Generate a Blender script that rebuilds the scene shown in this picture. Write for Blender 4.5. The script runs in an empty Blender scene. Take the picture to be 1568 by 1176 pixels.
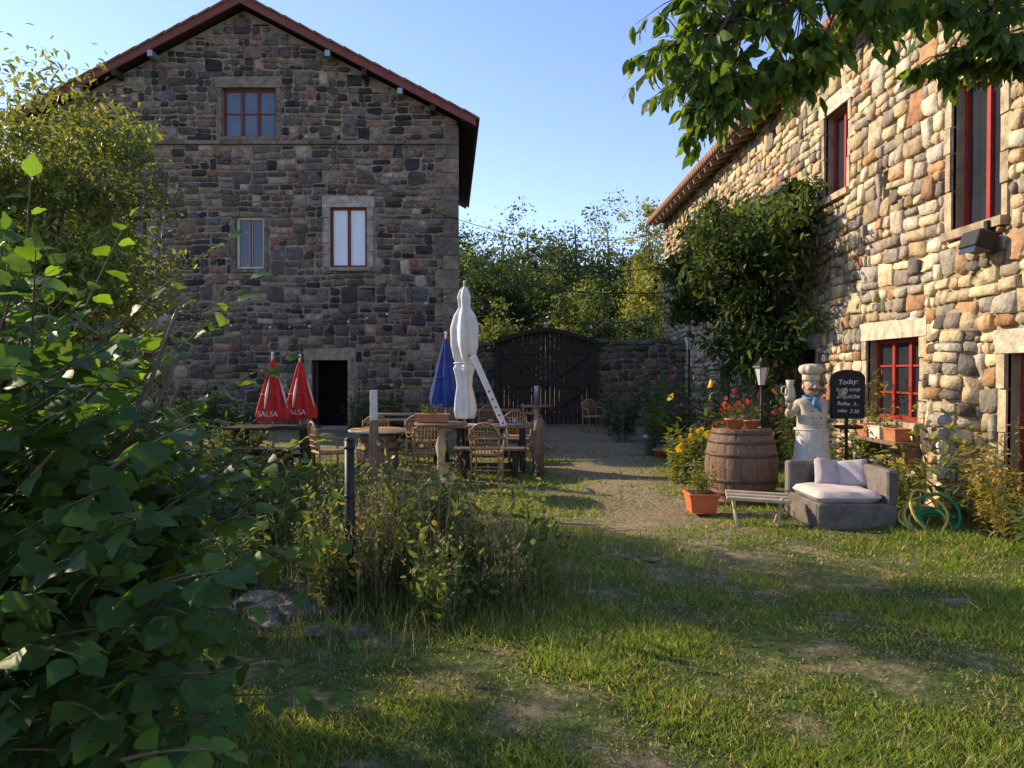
import bpy, math, random
import numpy as np
from mathutils import Vector, Matrix, Euler
R=random.Random(7); rng=np.random.default_rng(7)
scene=bpy.context.scene
COL=scene.collection
rad=math.radians
# ------------------------------------------------------------------ materials
def nmat(name,c1,c2=None,rough=.8,scale=6,bump=0.0,bscale=None,metal=0,attr=False,spec=.3,detail=6,stretch=None,c3=None):
    m=bpy.data.materials.new(name); m.use_nodes=True
    nt=m.node_tree; N=nt.nodes; L=nt.links; b=N['Principled BSDF']
    tc=N.new('ShaderNodeTexCoord'); mp=N.new('ShaderNodeMapping'); L.new(tc.outputs['Object'],mp.inputs[0])
    if stretch: mp.inputs['Scale'].default_value=stretch
    no=N.new('ShaderNodeTexNoise'); no.inputs['Scale'].default_value=scale; no.inputs['Detail'].default_value=detail; no.inputs['Roughness'].default_value=.65
    L.new(mp.outputs[0],no.inputs['Vector'])
    cr=N.new('ShaderNodeValToRGB'); L.new(no.outputs['Fac'],cr.inputs[0])
    if c2 is None: c2=tuple(x*.65 for x in c1)
    cr.color_ramp.elements[0].position=.32; cr.color_ramp.elements[1].position=.68
    cr.color_ramp.elements[0].color=(*c2,1); cr.color_ramp.elements[1].color=(*c1,1)
    if c3:
        e=cr.color_ramp.elements.new(.5); e.color=(*c3,1)
    out=cr.outputs[0]
    if attr:
        at=N.new('ShaderNodeAttribute'); at.attribute_name='col'
        mx=N.new('ShaderNodeMix'); mx.data_type='RGBA'; mx.blend_type='MULTIPLY'; mx.inputs[0].default_value=1
        L.new(out,mx.inputs[6]); L.new(at.outputs['Color'],mx.inputs[7]); out=mx.outputs[2]
    L.new(out,b.inputs['Base Color']); b.inputs['Roughness'].default_value=rough; b.inputs['Metallic'].default_value=metal
    b.inputs['Specular IOR Level'].default_value=spec
    if bump>0:
        n2=N.new('ShaderNodeTexNoise'); n2.inputs['Scale'].default_value=bscale or scale*3; n2.inputs['Detail'].default_value=8
        L.new(mp.outputs[0],n2.inputs['Vector'])
        bp=N.new('ShaderNodeBump'); bp.inputs['Strength'].default_value=bump; bp.inputs['Distance'].default_value=.02
        L.new(n2.outputs['Fac'],bp.inputs['Height']); L.new(bp.outputs[0],b.inputs['Normal'])
    return m
def leafmat(name,trans=.4,tcol=(2.4,2.0,.9),gloss=.35):
    m=bpy.data.materials.new(name); m.use_nodes=True
    nt=m.node_tree; N=nt.nodes; L=nt.links; b=N['Principled BSDF']; o=N['Material Output']
    at=N.new('ShaderNodeAttribute'); at.attribute_name='col'
    tc=N.new('ShaderNodeTexCoord'); no=N.new('ShaderNodeTexNoise'); no.inputs['Scale'].default_value=14; no.inputs['Detail'].default_value=1; L.new(tc.outputs['Object'],no.inputs['Vector'])
    mr=N.new('ShaderNodeMapRange'); mr.inputs[3].default_value=.75; mr.inputs[4].default_value=1.25; L.new(no.outputs['Fac'],mr.inputs[0])
    vm=N.new('ShaderNodeVectorMath'); vm.operation='SCALE'; L.new(at.outputs['Color'],vm.inputs[0]); L.new(mr.outputs[0],vm.inputs['Scale'])
    L.new(vm.outputs[0],b.inputs['Base Color']); b.inputs['Roughness'].default_value=.5; b.inputs['Specular IOR Level'].default_value=gloss
    v2=N.new('ShaderNodeVectorMath'); v2.operation='MULTIPLY'; v2.inputs[1].default_value=tcol; L.new(vm.outputs[0],v2.inputs[0])
    tr=N.new('ShaderNodeBsdfTranslucent'); L.new(v2.outputs[0],tr.inputs[0])
    mx=N.new('ShaderNodeMixShader'); mx.inputs[0].default_value=trans
    L.new(b.outputs[0],mx.inputs[1]); L.new(tr.outputs[0],mx.inputs[2]); L.new(mx.outputs[0],o.inputs[0])
    return m
M={}
M['stone']=nmat('stone',(1.25,1.22,1.18),(.52,.50,.47),rough=.95,scale=7,bump=1.0,bscale=24,attr=True,spec=.12)
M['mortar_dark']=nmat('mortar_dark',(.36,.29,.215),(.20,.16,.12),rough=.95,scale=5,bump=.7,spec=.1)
M['mortar_warm']=nmat('mortar_warm',(.40,.32,.21),(.22,.17,.11),rough=.95,scale=5,bump=.7,spec=.1)
M['redpaint']=nmat('red_paint',(.36,.035,.025),(.25,.028,.022),rough=.5,scale=12,bump=.15)
M['redbrown']=nmat('redbrown_paint',(.20,.045,.03),(.13,.03,.02),rough=.6,scale=12)
M['barge']=nmat('barge_paint',(.24,.065,.05),(.15,.05,.04),rough=.65,scale=4)
M['tile']=nmat('roof_tile',(.38,.19,.11),(.2,.10,.065),rough=.85,scale=5,bump=.5)
M['darkwood']=nmat('dark_wood',(.055,.036,.027),(.022,.016,.013),rough=.8,scale=4,bump=.6,stretch=(8,8,1))
M['wood']=nmat('weathered_wood',(.26,.17,.105),(.12,.08,.05),rough=.75,scale=4,bump=.5,stretch=(6,6,1))
M['palewood']=nmat('pale_wood',(.55,.43,.29),(.36,.27,.17),rough=.7,scale=6,bump=.3)
M['oak']=nmat('barrel_oak',(.27,.155,.095),(.11,.065,.045),rough=.7,scale=5,bump=.6,stretch=(7,7,1))
M['hoop']=nmat('rusty_hoop',(.15,.10,.075),(.07,.05,.04),rough=.6,scale=10,metal=.4)
M['glass']=nmat('window_glass',(.03,.035,.045),(.02,.025,.03),rough=.06,scale=2,spec=.9)
M['glasssky']=nmat('window_glass_sky_tint',(.10,.13,.17),(.07,.09,.12),rough=.12,scale=2,spec=.8)  # reflected sky is put into the base colour of these panes
M['curtain']=nmat('curtain_white',(.88,.90,.91),(.78,.80,.82),rough=.5,scale=1.5,stretch=(9,9,.5))
M['black']=nmat('unlit_interior',(.012,.010,.009),rough=.95,scale=3,spec=.05)  # near-black colour stands in for the shade inside openings
M['metalblk']=nmat('black_metal',(.03,.03,.032),rough=.5,scale=9,metal=.3)
M['steel']=nmat('galvanised_steel',(.38,.40,.42),(.25,.27,.29),rough=.45,scale=9,metal=.6)
M['white']=nmat('white_canvas',(.78,.77,.73),(.62,.61,.58),rough=.85,scale=5,bump=.25)
M['whitepaint']=nmat('white_paint',(.72,.66,.56),(.5,.44,.36),rough=.6,scale=9,bump=.2)
M['blue']=nmat('blue_canvas',(.02,.055,.26),(.012,.03,.16),rough=.8,scale=6,bump=.2)
M['red']=nmat('red_canvas',(.62,.035,.025),(.42,.02,.02),rough=.75,scale=6,bump=.2)
M['terra']=nmat('terracotta',(.50,.19,.09),(.32,.12,.06),rough=.8,scale=9,bump=.2)
M['orangepot']=nmat('orange_plastic',(.62,.17,.06),(.5,.13,.05),rough=.5,scale=5)
M['wicker']=nmat('grey_wicker',(.21,.18,.155),(.11,.095,.082),rough=.7,scale=9,bump=.5)
M['rattan']=nmat('rattan',(.42,.26,.12),(.24,.14,.065),rough=.6,scale=22,bump=.5)
M['cushion']=nmat('cushion_cloth',(.60,.52,.47),(.50,.43,.38),rough=.95,scale=5,bump=.25,bscale=60)
M['pillow']=nmat('pillow_cloth',(.50,.42,.42),(.42,.35,.36),rough=.95,scale=5,bump=.25,bscale=60)
M['skin']=nmat('painted_skin',(.55,.40,.29),(.38,.27,.20),rough=.6,scale=8)
M['chefwhite']=nmat('painted_chef_white',(.58,.52,.41),(.34,.29,.22),rough=.7,scale=7,bump=.3)
M['apron']=nmat('painted_apron',(.66,.62,.54),(.46,.42,.36),rough=.7,scale=6,bump=.3)
M['scarf']=nmat('painted_blue_scarf',(.12,.26,.42),(.07,.17,.30),rough=.6,scale=8)
M['hair']=nmat('painted_dark_hair',(.08,.055,.04),rough=.6,scale=10)
M['board']=nmat('chalkboard_slate',(.018,.02,.02),(.012,.013,.013),rough=.7,scale=6)
M['chalk']=nmat('chalk',(.75,.75,.72),(.5,.5,.5),rough=.9,scale=40)
M['hoseg']=nmat('green_hose',(.02,.25,.10),(.015,.17,.07),rough=.4,scale=9)
M['hosey']=nmat('yellow_hose',(.60,.50,.12),(.45,.36,.08),rough=.4,scale=9)
M['bark']=nmat('bark',(.16,.12,.085),(.06,.045,.033),rough=.95,scale=8,bump=.9,stretch=(3,3,.7))
M['twig']=nmat('twig_bark',(.16,.11,.065),(.09,.062,.04),rough=.85,scale=12)
M['orange_top']=nmat('table_top_orange',(.62,.34,.14),(.48,.24,.10),rough=.4,scale=5)
M['leaf']=leafmat('leaf',gloss=.2)
M['leafbig']=leafmat('leaf_hazel',trans=.45,tcol=(2.5,2.3,.6),gloss=.22)
M['flower']=leafmat('petal',trans=.3,tcol=(1.1,1.1,1.1))
M['grass']=leafmat('grass_blades',trans=.4,tcol=(2.1,2.0,.8),gloss=.08)
M['dry']=leafmat('dry_stalks',trans=.3,tcol=(1.2,1.15,1),gloss=.1)
M['lampglass']=nmat('lantern_glass',(.7,.7,.66),(.6,.6,.56),rough=.3,scale=5)
# ------------------------------------------------------------------ geometry helpers
def link(o,parent=None):
    COL.objects.link(o)
    if parent: o.parent=parent
    return o
def empty(name,loc=(0,0,0)):
    e=bpy.data.objects.new(name,None); e.location=(0,0,0); e.empty_display_size=.2; COL.objects.link(e); return e
class Geo:
    def __init__(s): s.v=[];s.f=[];s.m=[];s.sm=[];s.mats=[];s.c=[]; s.cur=(1,1,1); s.X=None
    def mi(s,k):
        if k not in s.mats: s.mats.append(k)
        return s.mats.index(k)
    def add(s,vs,fs,mat,smooth=False):
        o=len(s.v)
        if s.X is not None: vs=[tuple(s.X@Vector(p)) for p in vs]
        s.v+= [tuple(p) for p in vs]; s.c+=[s.cur]*len(vs)
        i=s.mi(mat)
        for f in fs: s.f.append([a+o for a in f]); s.m.append(i); s.sm.append(smooth)
    def hexa(s,p,mat):
        s.add(p,[(0,3,2,1),(4,5,6,7),(0,1,5,4),(1,2,6,5),(2,3,7,6),(3,0,4,7)],mat)
    def box(s,c,d,mat,rot=(0,0,0),taper=1,bev=0):
        e=Euler(rot).to_matrix(); c=Vector(c); hx,hy,hz=[q/2 for q in d]
        if bev<=0:
            ps=[]
            for z,t in((-hz,1),(hz,taper)):
                for x,y in((-hx,-hy),(hx,-hy),(hx,hy),(-hx,hy)): ps.append(c+e@Vector((x*t,y*t,z)))
            s.hexa(ps,mat)
        else:
            rings=[(-hz,bev),(-hz+bev,0),(hz-bev,0),(hz,bev)]
            vs=[];fs=[]
            for z,i in rings:
                a=hx-i;b_=hy-i; k=bev*.6
                for x,y in((-a+k,-b_),(a-k,-b_),(a,-b_+k),(a,b_-k),(a-k,b_),(-a+k,b_),(-a,b_-k),(-a,-b_+k)): vs.append(c+e@Vector((x,y,z)))
            for r in range(3):
                for j in range(8): fs.append((r*8+j,r*8+(j+1)%8,(r+1)*8+(j+1)%8,(r+1)*8+j))
            fs.append(tuple(range(7,-1,-1))); fs.append(tuple(range(24,32)))
            s.add(vs,fs,mat)
    def tube(s,pts,r,mat,seg=8,cap=True,smooth=True):
        pts=[Vector(p) for p in pts]; n=len(pts)
        if not hasattr(r,'__len__'): r=[r]*n
        vs=[];fs=[]
        up=None
        for i in range(n):
            t=(pts[min(i+1,n-1)]-pts[max(i-1,0)])
            if t.length<1e-9: t=Vector((0,0,1))
            t.normalize()
            if up is None: up=t.orthogonal().normalized()
            up=(up-t*up.dot(t))
            if up.length<1e-6: up=t.orthogonal()
            up.normalize(); w=t.cross(up)
            for j in range(seg):
                a=2*math.pi*j/seg; vs.append(pts[i]+(up*math.cos(a)+w*math.sin(a))*r[i])
        for i in range(n-1):
            for j in range(seg): fs.append((i*seg+j,i*seg+(j+1)%seg,(i+1)*seg+(j+1)%seg,(i+1)*seg+j))
        if cap: fs.append(tuple(range(seg-1,-1,-1))); fs.append(tuple(range((n-1)*seg,n*seg)))
        s.add(vs,fs,mat,smooth)
    def lathe(s,c,prof,mat,seg=24,flute=None,smooth=True,sx=1,sy=1):
        vs=[];fs=[]
        for r,z in prof:
            for j in range(seg):
                a=2*math.pi*j/seg; rr=r*(flute(a,z) if flute else 1)
                vs.append((c[0]+rr*math.cos(a)*sx,c[1]+rr*math.sin(a)*sy,c[2]+z))
        n=len(prof)
        for i in range(n-1):
            for j in range(seg): fs.append((i*seg+j,i*seg+(j+1)%seg,(i+1)*seg+(j+1)%seg,(i+1)*seg+j))
        fs.append(tuple(range(seg-1,-1,-1))); fs.append(tuple(range((n-1)*seg,n*seg)))
        s.add(vs,fs,mat,smooth)
    def ell(s,c,r,mat,seg=16,rings=10,rot=(0,0,0)):
        e=Euler(rot).to_matrix(); vs=[];fs=[]
        for i in range(rings+1):
            p=math.pi*i/rings
            p=min(max(p,.02),math.pi-.02)
            for j in range(seg):
                a=2*math.pi*j/seg
                vs.append(Vector(c)+e@Vector((r[0]*math.sin(p)*math.cos(a),r[1]*math.sin(p)*math.sin(a),-r[2]*math.cos(p))))
        for i in range(rings):
            for j in range(seg): fs.append((i*seg+j,i*seg+(j+1)%seg,(i+1)*seg+(j+1)%seg,(i+1)*seg+j))
        s.add(vs,fs,mat,True)
    def uvd(s,T,u0,u1,v0,v1,d0,d1,mat):
        p=[T(u0,v0,d0),T(u1,v0,d0),T(u1,v0,d1),T(u0,v0,d1),T(u0,v1,d0),T(u1,v1,d0),T(u1,v1,d1),T(u0,v1,d1)]
        s.hexa(p,mat)
    def build(s,name,parent=None):
        me=bpy.data.meshes.new(name); me.from_pydata(s.v,[],s.f)
        for k in s.mats: me.materials.append(M[k])
        me.polygons.foreach_set('material_index',s.m); me.polygons.foreach_set('use_smooth',s.sm)
        at=me.color_attributes.new('col','FLOAT_COLOR','POINT')
        a=np.ones((len(s.v),4),dtype=np.float32); a[:,:3]=np.array(s.c,dtype=np.float32); at.data.foreach_set('color',a.ravel())
        me.update()
        return link(bpy.data.objects.new(name,me),parent)
def trimesh(name,V,F,C,mat,parent=None,smooth=False):
    me=bpy.data.meshes.new(name); V=np.asarray(V,dtype=np.float32).reshape(-1,3); F=np.asarray(F,dtype=np.int32).reshape(-1,3)
    me.vertices.add(len(V)); me.loops.add(len(F)*3); me.polygons.add(len(F))
    me.vertices.foreach_set('co',V.ravel()); me.loops.foreach_set('vertex_index',F.ravel())
    me.polygons.foreach_set('loop_start',np.arange(0,len(F)*3,3,dtype=np.int32))
    me.update(calc_edges=True)
    if smooth: me.polygons.foreach_set('use_smooth',np.ones(len(F),dtype=bool))
    at=me.color_attributes.new('col','FLOAT_COLOR','POINT')
    a=np.ones((len(V),4),dtype=np.float32); a[:,:3]=C; at.data.foreach_set('color',a.ravel())
    me.materials.append(mat)
    return link(bpy.data.objects.new(name,me),parent)
LQ=(np.array([(0,0,0),(.3,.42,.09),(0,1,-.05),(-.3,.42,.09)]),np.array([(0,1,2),(0,2,3)]))
LL=(np.array([(0,0,0),(.17,.3,.05),(.15,.65,.03),(0,1,-.12),(-.15,.65,.03),(-.17,.3,.05),(0,.5,0)]),np.array([(0,1,6),(1,2,6),(2,3,6),(3,4,6),(4,5,6),(5,0,6)]))
def mkbig(ws,cv=.28,ser=.03):
    ys=[0,.12,.3,.5,.7,.86,1.0]
    V=[];F=[]
    for i,(y,w) in enumerate(zip(ys,ws)):
        z=-cv*(y-.25)**2
        V.append((0,y,z))
        V.append((w,y+(ser if i%2 else -ser),z+.10*w+(.025 if i%2 else -.015))); V.append((-w,y+(ser if i%2 else -ser),z+.10*w+(-.02 if i%2 else .02)))
    for i in range(len(ys)-1):
        a=i*3;b=a+3
        for f in((a,a+1,b+1),(a,b+1,b),(a,b+2,a+2),(a,b,b+2)): F.append(f)
    return np.array(V),np.array(F)
LB=mkbig([.0,.22,.36,.37,.24,.09,0],.35)
LC=mkbig([.0,.12,.20,.22,.17,.08,0],.45,.0)
LF=(np.array([(0,0,0),(.5,.0,.15),(.35,.35,.2),(0,.5,.15),(-.35,.35,.2),(-.5,0,.15),(-.35,-.35,.2),(0,-.5,.15),(.35,-.35,.2)]),np.array([(0,i,i%8+1) for i in range(1,9)]))
def unit(a): return a/np.maximum(np.linalg.norm(a,axis=1,keepdims=True),1e-9)
def leaves(name,C,D,Nn,S,cols,mat,tmpl=LQ,parent=None,smooth=False):
    C=np.asarray(C);D=unit(np.asarray(D)); X=unit(np.cross(D,Nn)); N2=np.cross(X,D)
    t,f=tmpl; k=len(t); n=len(C); S=np.asarray(S).reshape(-1,1,1)
    V=C[:,None,:]+S*(t[None,:,0:1]*X[:,None,:]+t[None,:,1:2]*D[:,None,:]+t[None,:,2:3]*N2[:,None,:])
    F=f[None]+(np.arange(n)*k)[:,None,None]
    cc=np.repeat(np.asarray(cols),k,axis=0)
    return trimesh(name,V,F,cc,mat,parent,smooth)
def lcol(n,base,var=.35,yel=.3,rg=rng):
    b=np.array(base)[None]*(1-var+2*var*rg.random((n,1)))
    y=rg.random((n,1))**2*yel
    b=b*(1+y*np.array([[1.2,.5,-.3]]))
    return np.clip(b,.002,.9)
def rdir(n,rg=rng): return unit(rg.normal(size=(n,3)))
def crown_leaves(center,radii,nclump,per,ls,base,rg,clump=.3,shell=.55,droop=.3,yel=.3):
    c=np.array(center);r=np.array(radii)
    d=rdir(nclump,rg); rr=shell+(1-shell)*rg.random((nclump,1)); rr*= .8+.4*rg.random((nclump,1))
    cc=c+d*rr*r
    cr=clump*r.mean()*(.55+.9*rg.random(nclump))
    tone=.6+.75*rg.random(nclump)
    P=np.repeat(cc,per,axis=0)+rg.normal(size=(nclump*per,3))*np.repeat(cr,per)[:,None]*np.array([[.55,.55,.38]])
    n=len(P)
    D=rdir(n,rg)+np.array([[0,0,-droop]]); Nn=rdir(n,rg)+np.array([[0,0,1.0]])
    S=ls*(.6+.8*rg.random(n))
    col=lcol(n,base,.3,yel,rg)*np.repeat(tone,per)[:,None]
    return P,D,Nn,S,col,cc
def tree(name,base,center,radii,nclump,per,ls,col,tr=.15,seed=1,limbs=10,tmpl=LQ,yel=.3,clump=.3,shell=.5,droop=.3,extra=None):
    rg=np.random.default_rng(seed); rr=random.Random(seed)
    e=empty(name)
    parts=[crown_leaves(center,radii,nclump,per,ls,col,rg,clump,shell,droop,yel)]
    for (c2,r2,n2) in (extra or []): parts.append(crown_leaves(c2,r2,n2,per,ls,col,rg,clump,shell,droop,yel))
    P,D,Nn,S,cl=[np.concatenate([p[i] for p in parts]) for i in range(5)]
    cc=np.concatenate([p[5] for p in parts])
    keep=P[:,2]>.03
    leaves('crown',P[keep],D[keep],Nn[keep],S[keep],cl[keep],M['leaf'],tmpl,e)
    g=Geo(); b=Vector(base); c=Vector(center); top=c+Vector((0,0,radii[2]*.5))
    pts=[];n=8
    for i in range(n+1):
        t=i/n; p=b.lerp(top,t); p.x+=math.sin(t*5+seed)*.12*tr*6*t; p.y+=math.cos(t*4+seed)*.1*tr*6*t; pts.append(p)
    g.tube(pts,[tr*(1.25 if i==0 else 1)*(1-.85*i/n) for i in range(n+1)],'bark',8)
    for i in range(min(limbs,len(cc))):
        q=Vector(cc[rr.randrange(len(cc))]); t=rr.uniform(.35,.8); s=pts[int(t*n)]
        mid=s.lerp(q,.5)+Vector((rr.uniform(-.1,.1),rr.uniform(-.1,.1),.12*(q-s).length))
        g.tube([s,mid,q],[tr*.4*(1-t*.5),tr*.25*(1-t*.5),tr*.06],'bark',5)
    g.build('trunk',e)
    return e
def ribbons(name,items,mat,parent=None):
    V=[];F=[];C=[]
    for p,d,h,w,b,c in items:
        o=len(V); px,py,pz=p; sx,sy=-d[1],d[0]
        n=4
        for i in range(n+1):
            t=i/n; ww=w*(1-t*.85); x=px+d[0]*b*t*t; y=py+d[1]*b*t*t; z=pz+h*t*(1-.15*t*abs(b)/max(h,.01))
            V.append((x-sx*ww,y-sy*ww,z));V.append((x+sx*ww,y+sy*ww,z)); C+=[c,c]
        for i in range(n):
            a=o+i*2; F+=[(a,a+1,a+3),(a,a+3,a+2)]
    return trimesh(name,V,F,np.array(C),mat,parent)
# ------------------------------------------------------------------ stone wall generator
def stones(name,T,u0,u1,v0,v1,holes,pal,H=(.3,.42),W=(.24,.5),dep=.05,top=None,parent=None,seed=1,jit=.018,gap=.012,inset=.86,cut=(.02,.07)):
    r=random.Random(seed); V=[];F=[];C=[]
    ws=[p[1] for p in pal]; cs=[p[0] for p in pal]
    def one(a,b,c,d):
        if b-a<.06 or d-c<.05: return
        if top:
            t=min(top(a),top(b))
            if c>t-.06: return
            d=min(d,t)
        g=gap*r.uniform(.5,1.7); a+=g;b-=g;c+=g;d-=g
        w=b-a;h=d-c
        def kk(): return min(w*.32,r.uniform(*cut)),min(h*.36,r.uniform(cut[0],cut[1]*.8))
        k1,k2,k3,k4=kk(),kk(),kk(),kk()
        P=[(a+k1[0],c),(b-k2[0],c),(b,c+k2[1]),(b,d-k3[1]),(b-k3[0],d),(a+k4[0],d),(a,d-k4[1]),(a,c+k1[1])]
        j=min(jit,w*.12,h*.12)
        P=[(x+r.uniform(-j,j),y+r.uniform(-j,j)) for x,y in P]
        mx=(a+b)/2;my=(c+d)/2
        P=[(x,y+.025*math.sin(x*1.7+y*.6)+.02*math.sin(x*.7+2*y)) for x,y in P]
        my+=.025*math.sin(mx*1.7+my*.6)+.02*math.sin(mx*.7+2*my)
        dd=dep*r.uniform(.45,1.3); o=len(V)
        tl=(r.uniform(-.1,.1),r.uniform(-.12,.12))
        for sc,z in((1,-.015),(.985,dd*.62),(inset,dd)):
            for x,y in P:
                xx=mx+(x-mx)*sc; yy=my+(y-my)*sc
                zz=z if z<0 else z+ (xx-mx)*tl[0]+(yy-my)*tl[1]+r.uniform(-.15,.15)*dd
                V.append(T(xx,yy,zz))
        V.append(T(mx+r.uniform(-.15,.15)*w,my+r.uniform(-.15,.15)*h,dd*r.uniform(.95,1.2)))
        for q in range(2):
            for k in range(8):
                a0=o+q*8+k;b0=o+q*8+(k+1)%8; F.append((a0,b0,b0+8));F.append((a0,b0+8,a0+8))
        for k in range(8): F.append((o+16+k,o+16+(k+1)%8,o+24))
        col=r.choices(cs,ws)[0]; t=r.uniform(.68,1.28)
        C.extend([(col[0]*t*r.uniform(.93,1.07),col[1]*t,col[2]*t*r.uniform(.92,1.08))]*25)
    def clip(a,b,c,d,hs):
        for i,(x0,x1,y0,y1) in enumerate(hs):
            if a<x1 and b>x0 and c<y1 and d>y0:
                rest=hs[i+1:]
                if a<x0: clip(a,x0,c,d,rest)
                if b>x1: clip(x1,b,c,d,rest)
                m0=max(a,x0);m1=min(b,x1)
                if c<y0: clip(m0,m1,c,y0,rest)
                if d>y1: clip(m0,m1,y1,d,rest)
                return
        one(a,b,c,d)
    v=v0
    while v<v1-.04:
        h=r.uniform(*H); h=min(h,v1-v)
        u=u0
        while u<u1-.03:
            w=r.uniform(*W); 
            if u+w>u1-.15: w=u1-u
            k=r.random()
            if k<.22 or h<.2: clip(u,u+w,v,v+h,holes)
            elif k<.8:
                s=h*r.uniform(.36,.64); clip(u,u+w,v,v+s,holes)
                if r.random()<.35 and w>.3:
                    q=w*r.uniform(.35,.65); clip(u,u+q,v+s,v+h,holes);clip(u+q,u+w,v+s,v+h,holes)
                else: clip(u,u+w,v+s,v+h,holes)
            else:
                s=h*r.uniform(.4,.6); q=w*r.uniform(.4,.6)
                clip(u,u+q,v,v+s,holes);clip(u+q,u+w,v,v+s,holes);clip(u,u+w,v+s,v+h,holes)
            u+=w
        v+=h
    return trimesh(name,V,F,np.array(C),M['stone'],parent)
def backing(g,T,u0,u1,v0,v1,holes,mat,top=None,step=.5):
    us=set([u0,u1]);vs=set([v0,v1])
    for h in holes: us|={h[0],h[1]}; vs|={h[2],h[3]}
    k=u0
    if top:
        while k<u1: us.add(round(k,3)); k+=step
    us=sorted(x for x in us if u0<=x<=u1);vs=sorted(x for x in vs if v0<=x<=v1)
    for i in range(len(us)-1):
        for j in range(len(vs)-1):
            a,b,c,d=us[i],us[i+1],vs[j],vs[j+1]
            mu=(a+b)/2;mv=(c+d)/2
            if any(h[0]<mu<h[1] and h[2]<mv<h[3] for h in holes): continue
            if top:
                ta,tb=top(a),top(b)
                if c>=ta and c>=tb: continue
                p=[T(a,min(c,ta),0),T(b,min(c,tb),0),T(b,min(d,tb),0),T(a,min(d,ta),0)]
            else: p=[T(a,c,0),T(b,c,0),T(b,d,0),T(a,d,0)]
            g.add(p,[(0,1,2,3)],mat)
def opening(g,T,u0,u1,v0,v1,cols=2,rows=2,frame='redbrown',glass='glass',depth=.2,door=False,fw=.055,matrev='mortar_dark',glass2=None):
    D=.42
    for p in ([(u0,v0),(u0,v1)],[(u0,v1),(u1,v1)],[(u1,v1),(u1,v0)],[(u1,v0),(u0,v0)]):
        (a,b),(c,d)=p
        g.add([T(a,b,0.0),T(c,d,0.0),T(c,d,-D),T(a,b,-D)],[(0,1,2,3)],matrev)
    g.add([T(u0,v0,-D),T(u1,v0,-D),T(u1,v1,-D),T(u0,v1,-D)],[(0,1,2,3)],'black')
    if door: return
    a,b=-depth,-depth-.06
    g.uvd(T,u0,u0+fw,v0,v1,b,a,frame); g.uvd(T,u1-fw,u1,v0,v1,b,a,frame)
    g.uvd(T,u0+fw,u1-fw,v0,v0+fw,b,a,frame); g.uvd(T,u0+fw,u1-fw,v1-fw,v1,b,a,frame)
    wi=(u1-u0-2*fw)
    for i in range(1,cols):
        c=u0+fw+wi*i/cols; g.uvd(T,c-fw*.6,c+fw*.6,v0+fw,v1-fw,b+.005,a+.008,frame)
    for j in range(1,rows):
        c=v0+(v1-v0)*j/rows; g.uvd(T,u0+fw,u1-fw,c-.014,c+.014,b+.01,a-.008,frame)
    e=b+.025
    for i in range(cols):
        x0=u0+fw+wi*i/cols; x1=u0+fw+wi*(i+1)/cols
        g.add([T(x0,v0+fw,e),T(x1,v0+fw,e),T(x1,v1-fw,e),T(x0,v1-fw,e)],[(0,1,2,3)],(glass2 if (glass2 and i%2) else glass))
def surround(g,T,u0,u1,v0,v1,col,r,lint=.28,jw=.2,sill=True,jamb=True,d=.035,lc=None):
    def blk(a,b,c,e,dd,col=col):
        t=r.uniform(.8,1.15); g.cur=(col[0]*t,col[1]*t,col[2]*t); g.uvd(T,a,b,c,e,-.03,dd,'stone')
    blk(u0-jw-.05,u1+jw+.05,v1,v1+lint,d+.01,lc or col)
    if jamb:
        for s in(0,1):
            v=v0
            while v<v1-.02:
                h=min(r.uniform(.25,.5),v1-v)
                if v1-v-h<.15: h=v1-v
                w=jw*r.choice((.7,1.0,1.3))
                if s==0: blk(u0-w,u0,v+.008,v+h-.008,d+r.uniform(-.012,.012))
                else: blk(u1,u1+w,v+.008,v+h-.008,d+r.uniform(-.012,.012))
                v+=h
    if sill: blk(u0-jw*.7,u1+jw*.7,v0-.10,v0,d+.06)
    g.cur=(1,1,1)
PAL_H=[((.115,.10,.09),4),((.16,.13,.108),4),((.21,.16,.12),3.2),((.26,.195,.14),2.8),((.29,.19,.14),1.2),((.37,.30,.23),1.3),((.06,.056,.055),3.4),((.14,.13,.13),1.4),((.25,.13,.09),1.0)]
PAL_R=[((.56,.45,.29),5),((.48,.37,.23),3.5),((.60,.50,.34),4),((.46,.27,.15),1.4),((.36,.31,.25),3),((.52,.35,.21),1.3),((.23,.20,.17),1.8),((.58,.51,.39),2.2),((.44,.39,.32),2)]
PAL_W=[((.13,.11,.09),3),((.18,.15,.12),3),((.09,.08,.075),3),((.11,.12,.07),1),((.22,.17,.13),1)]
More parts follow.
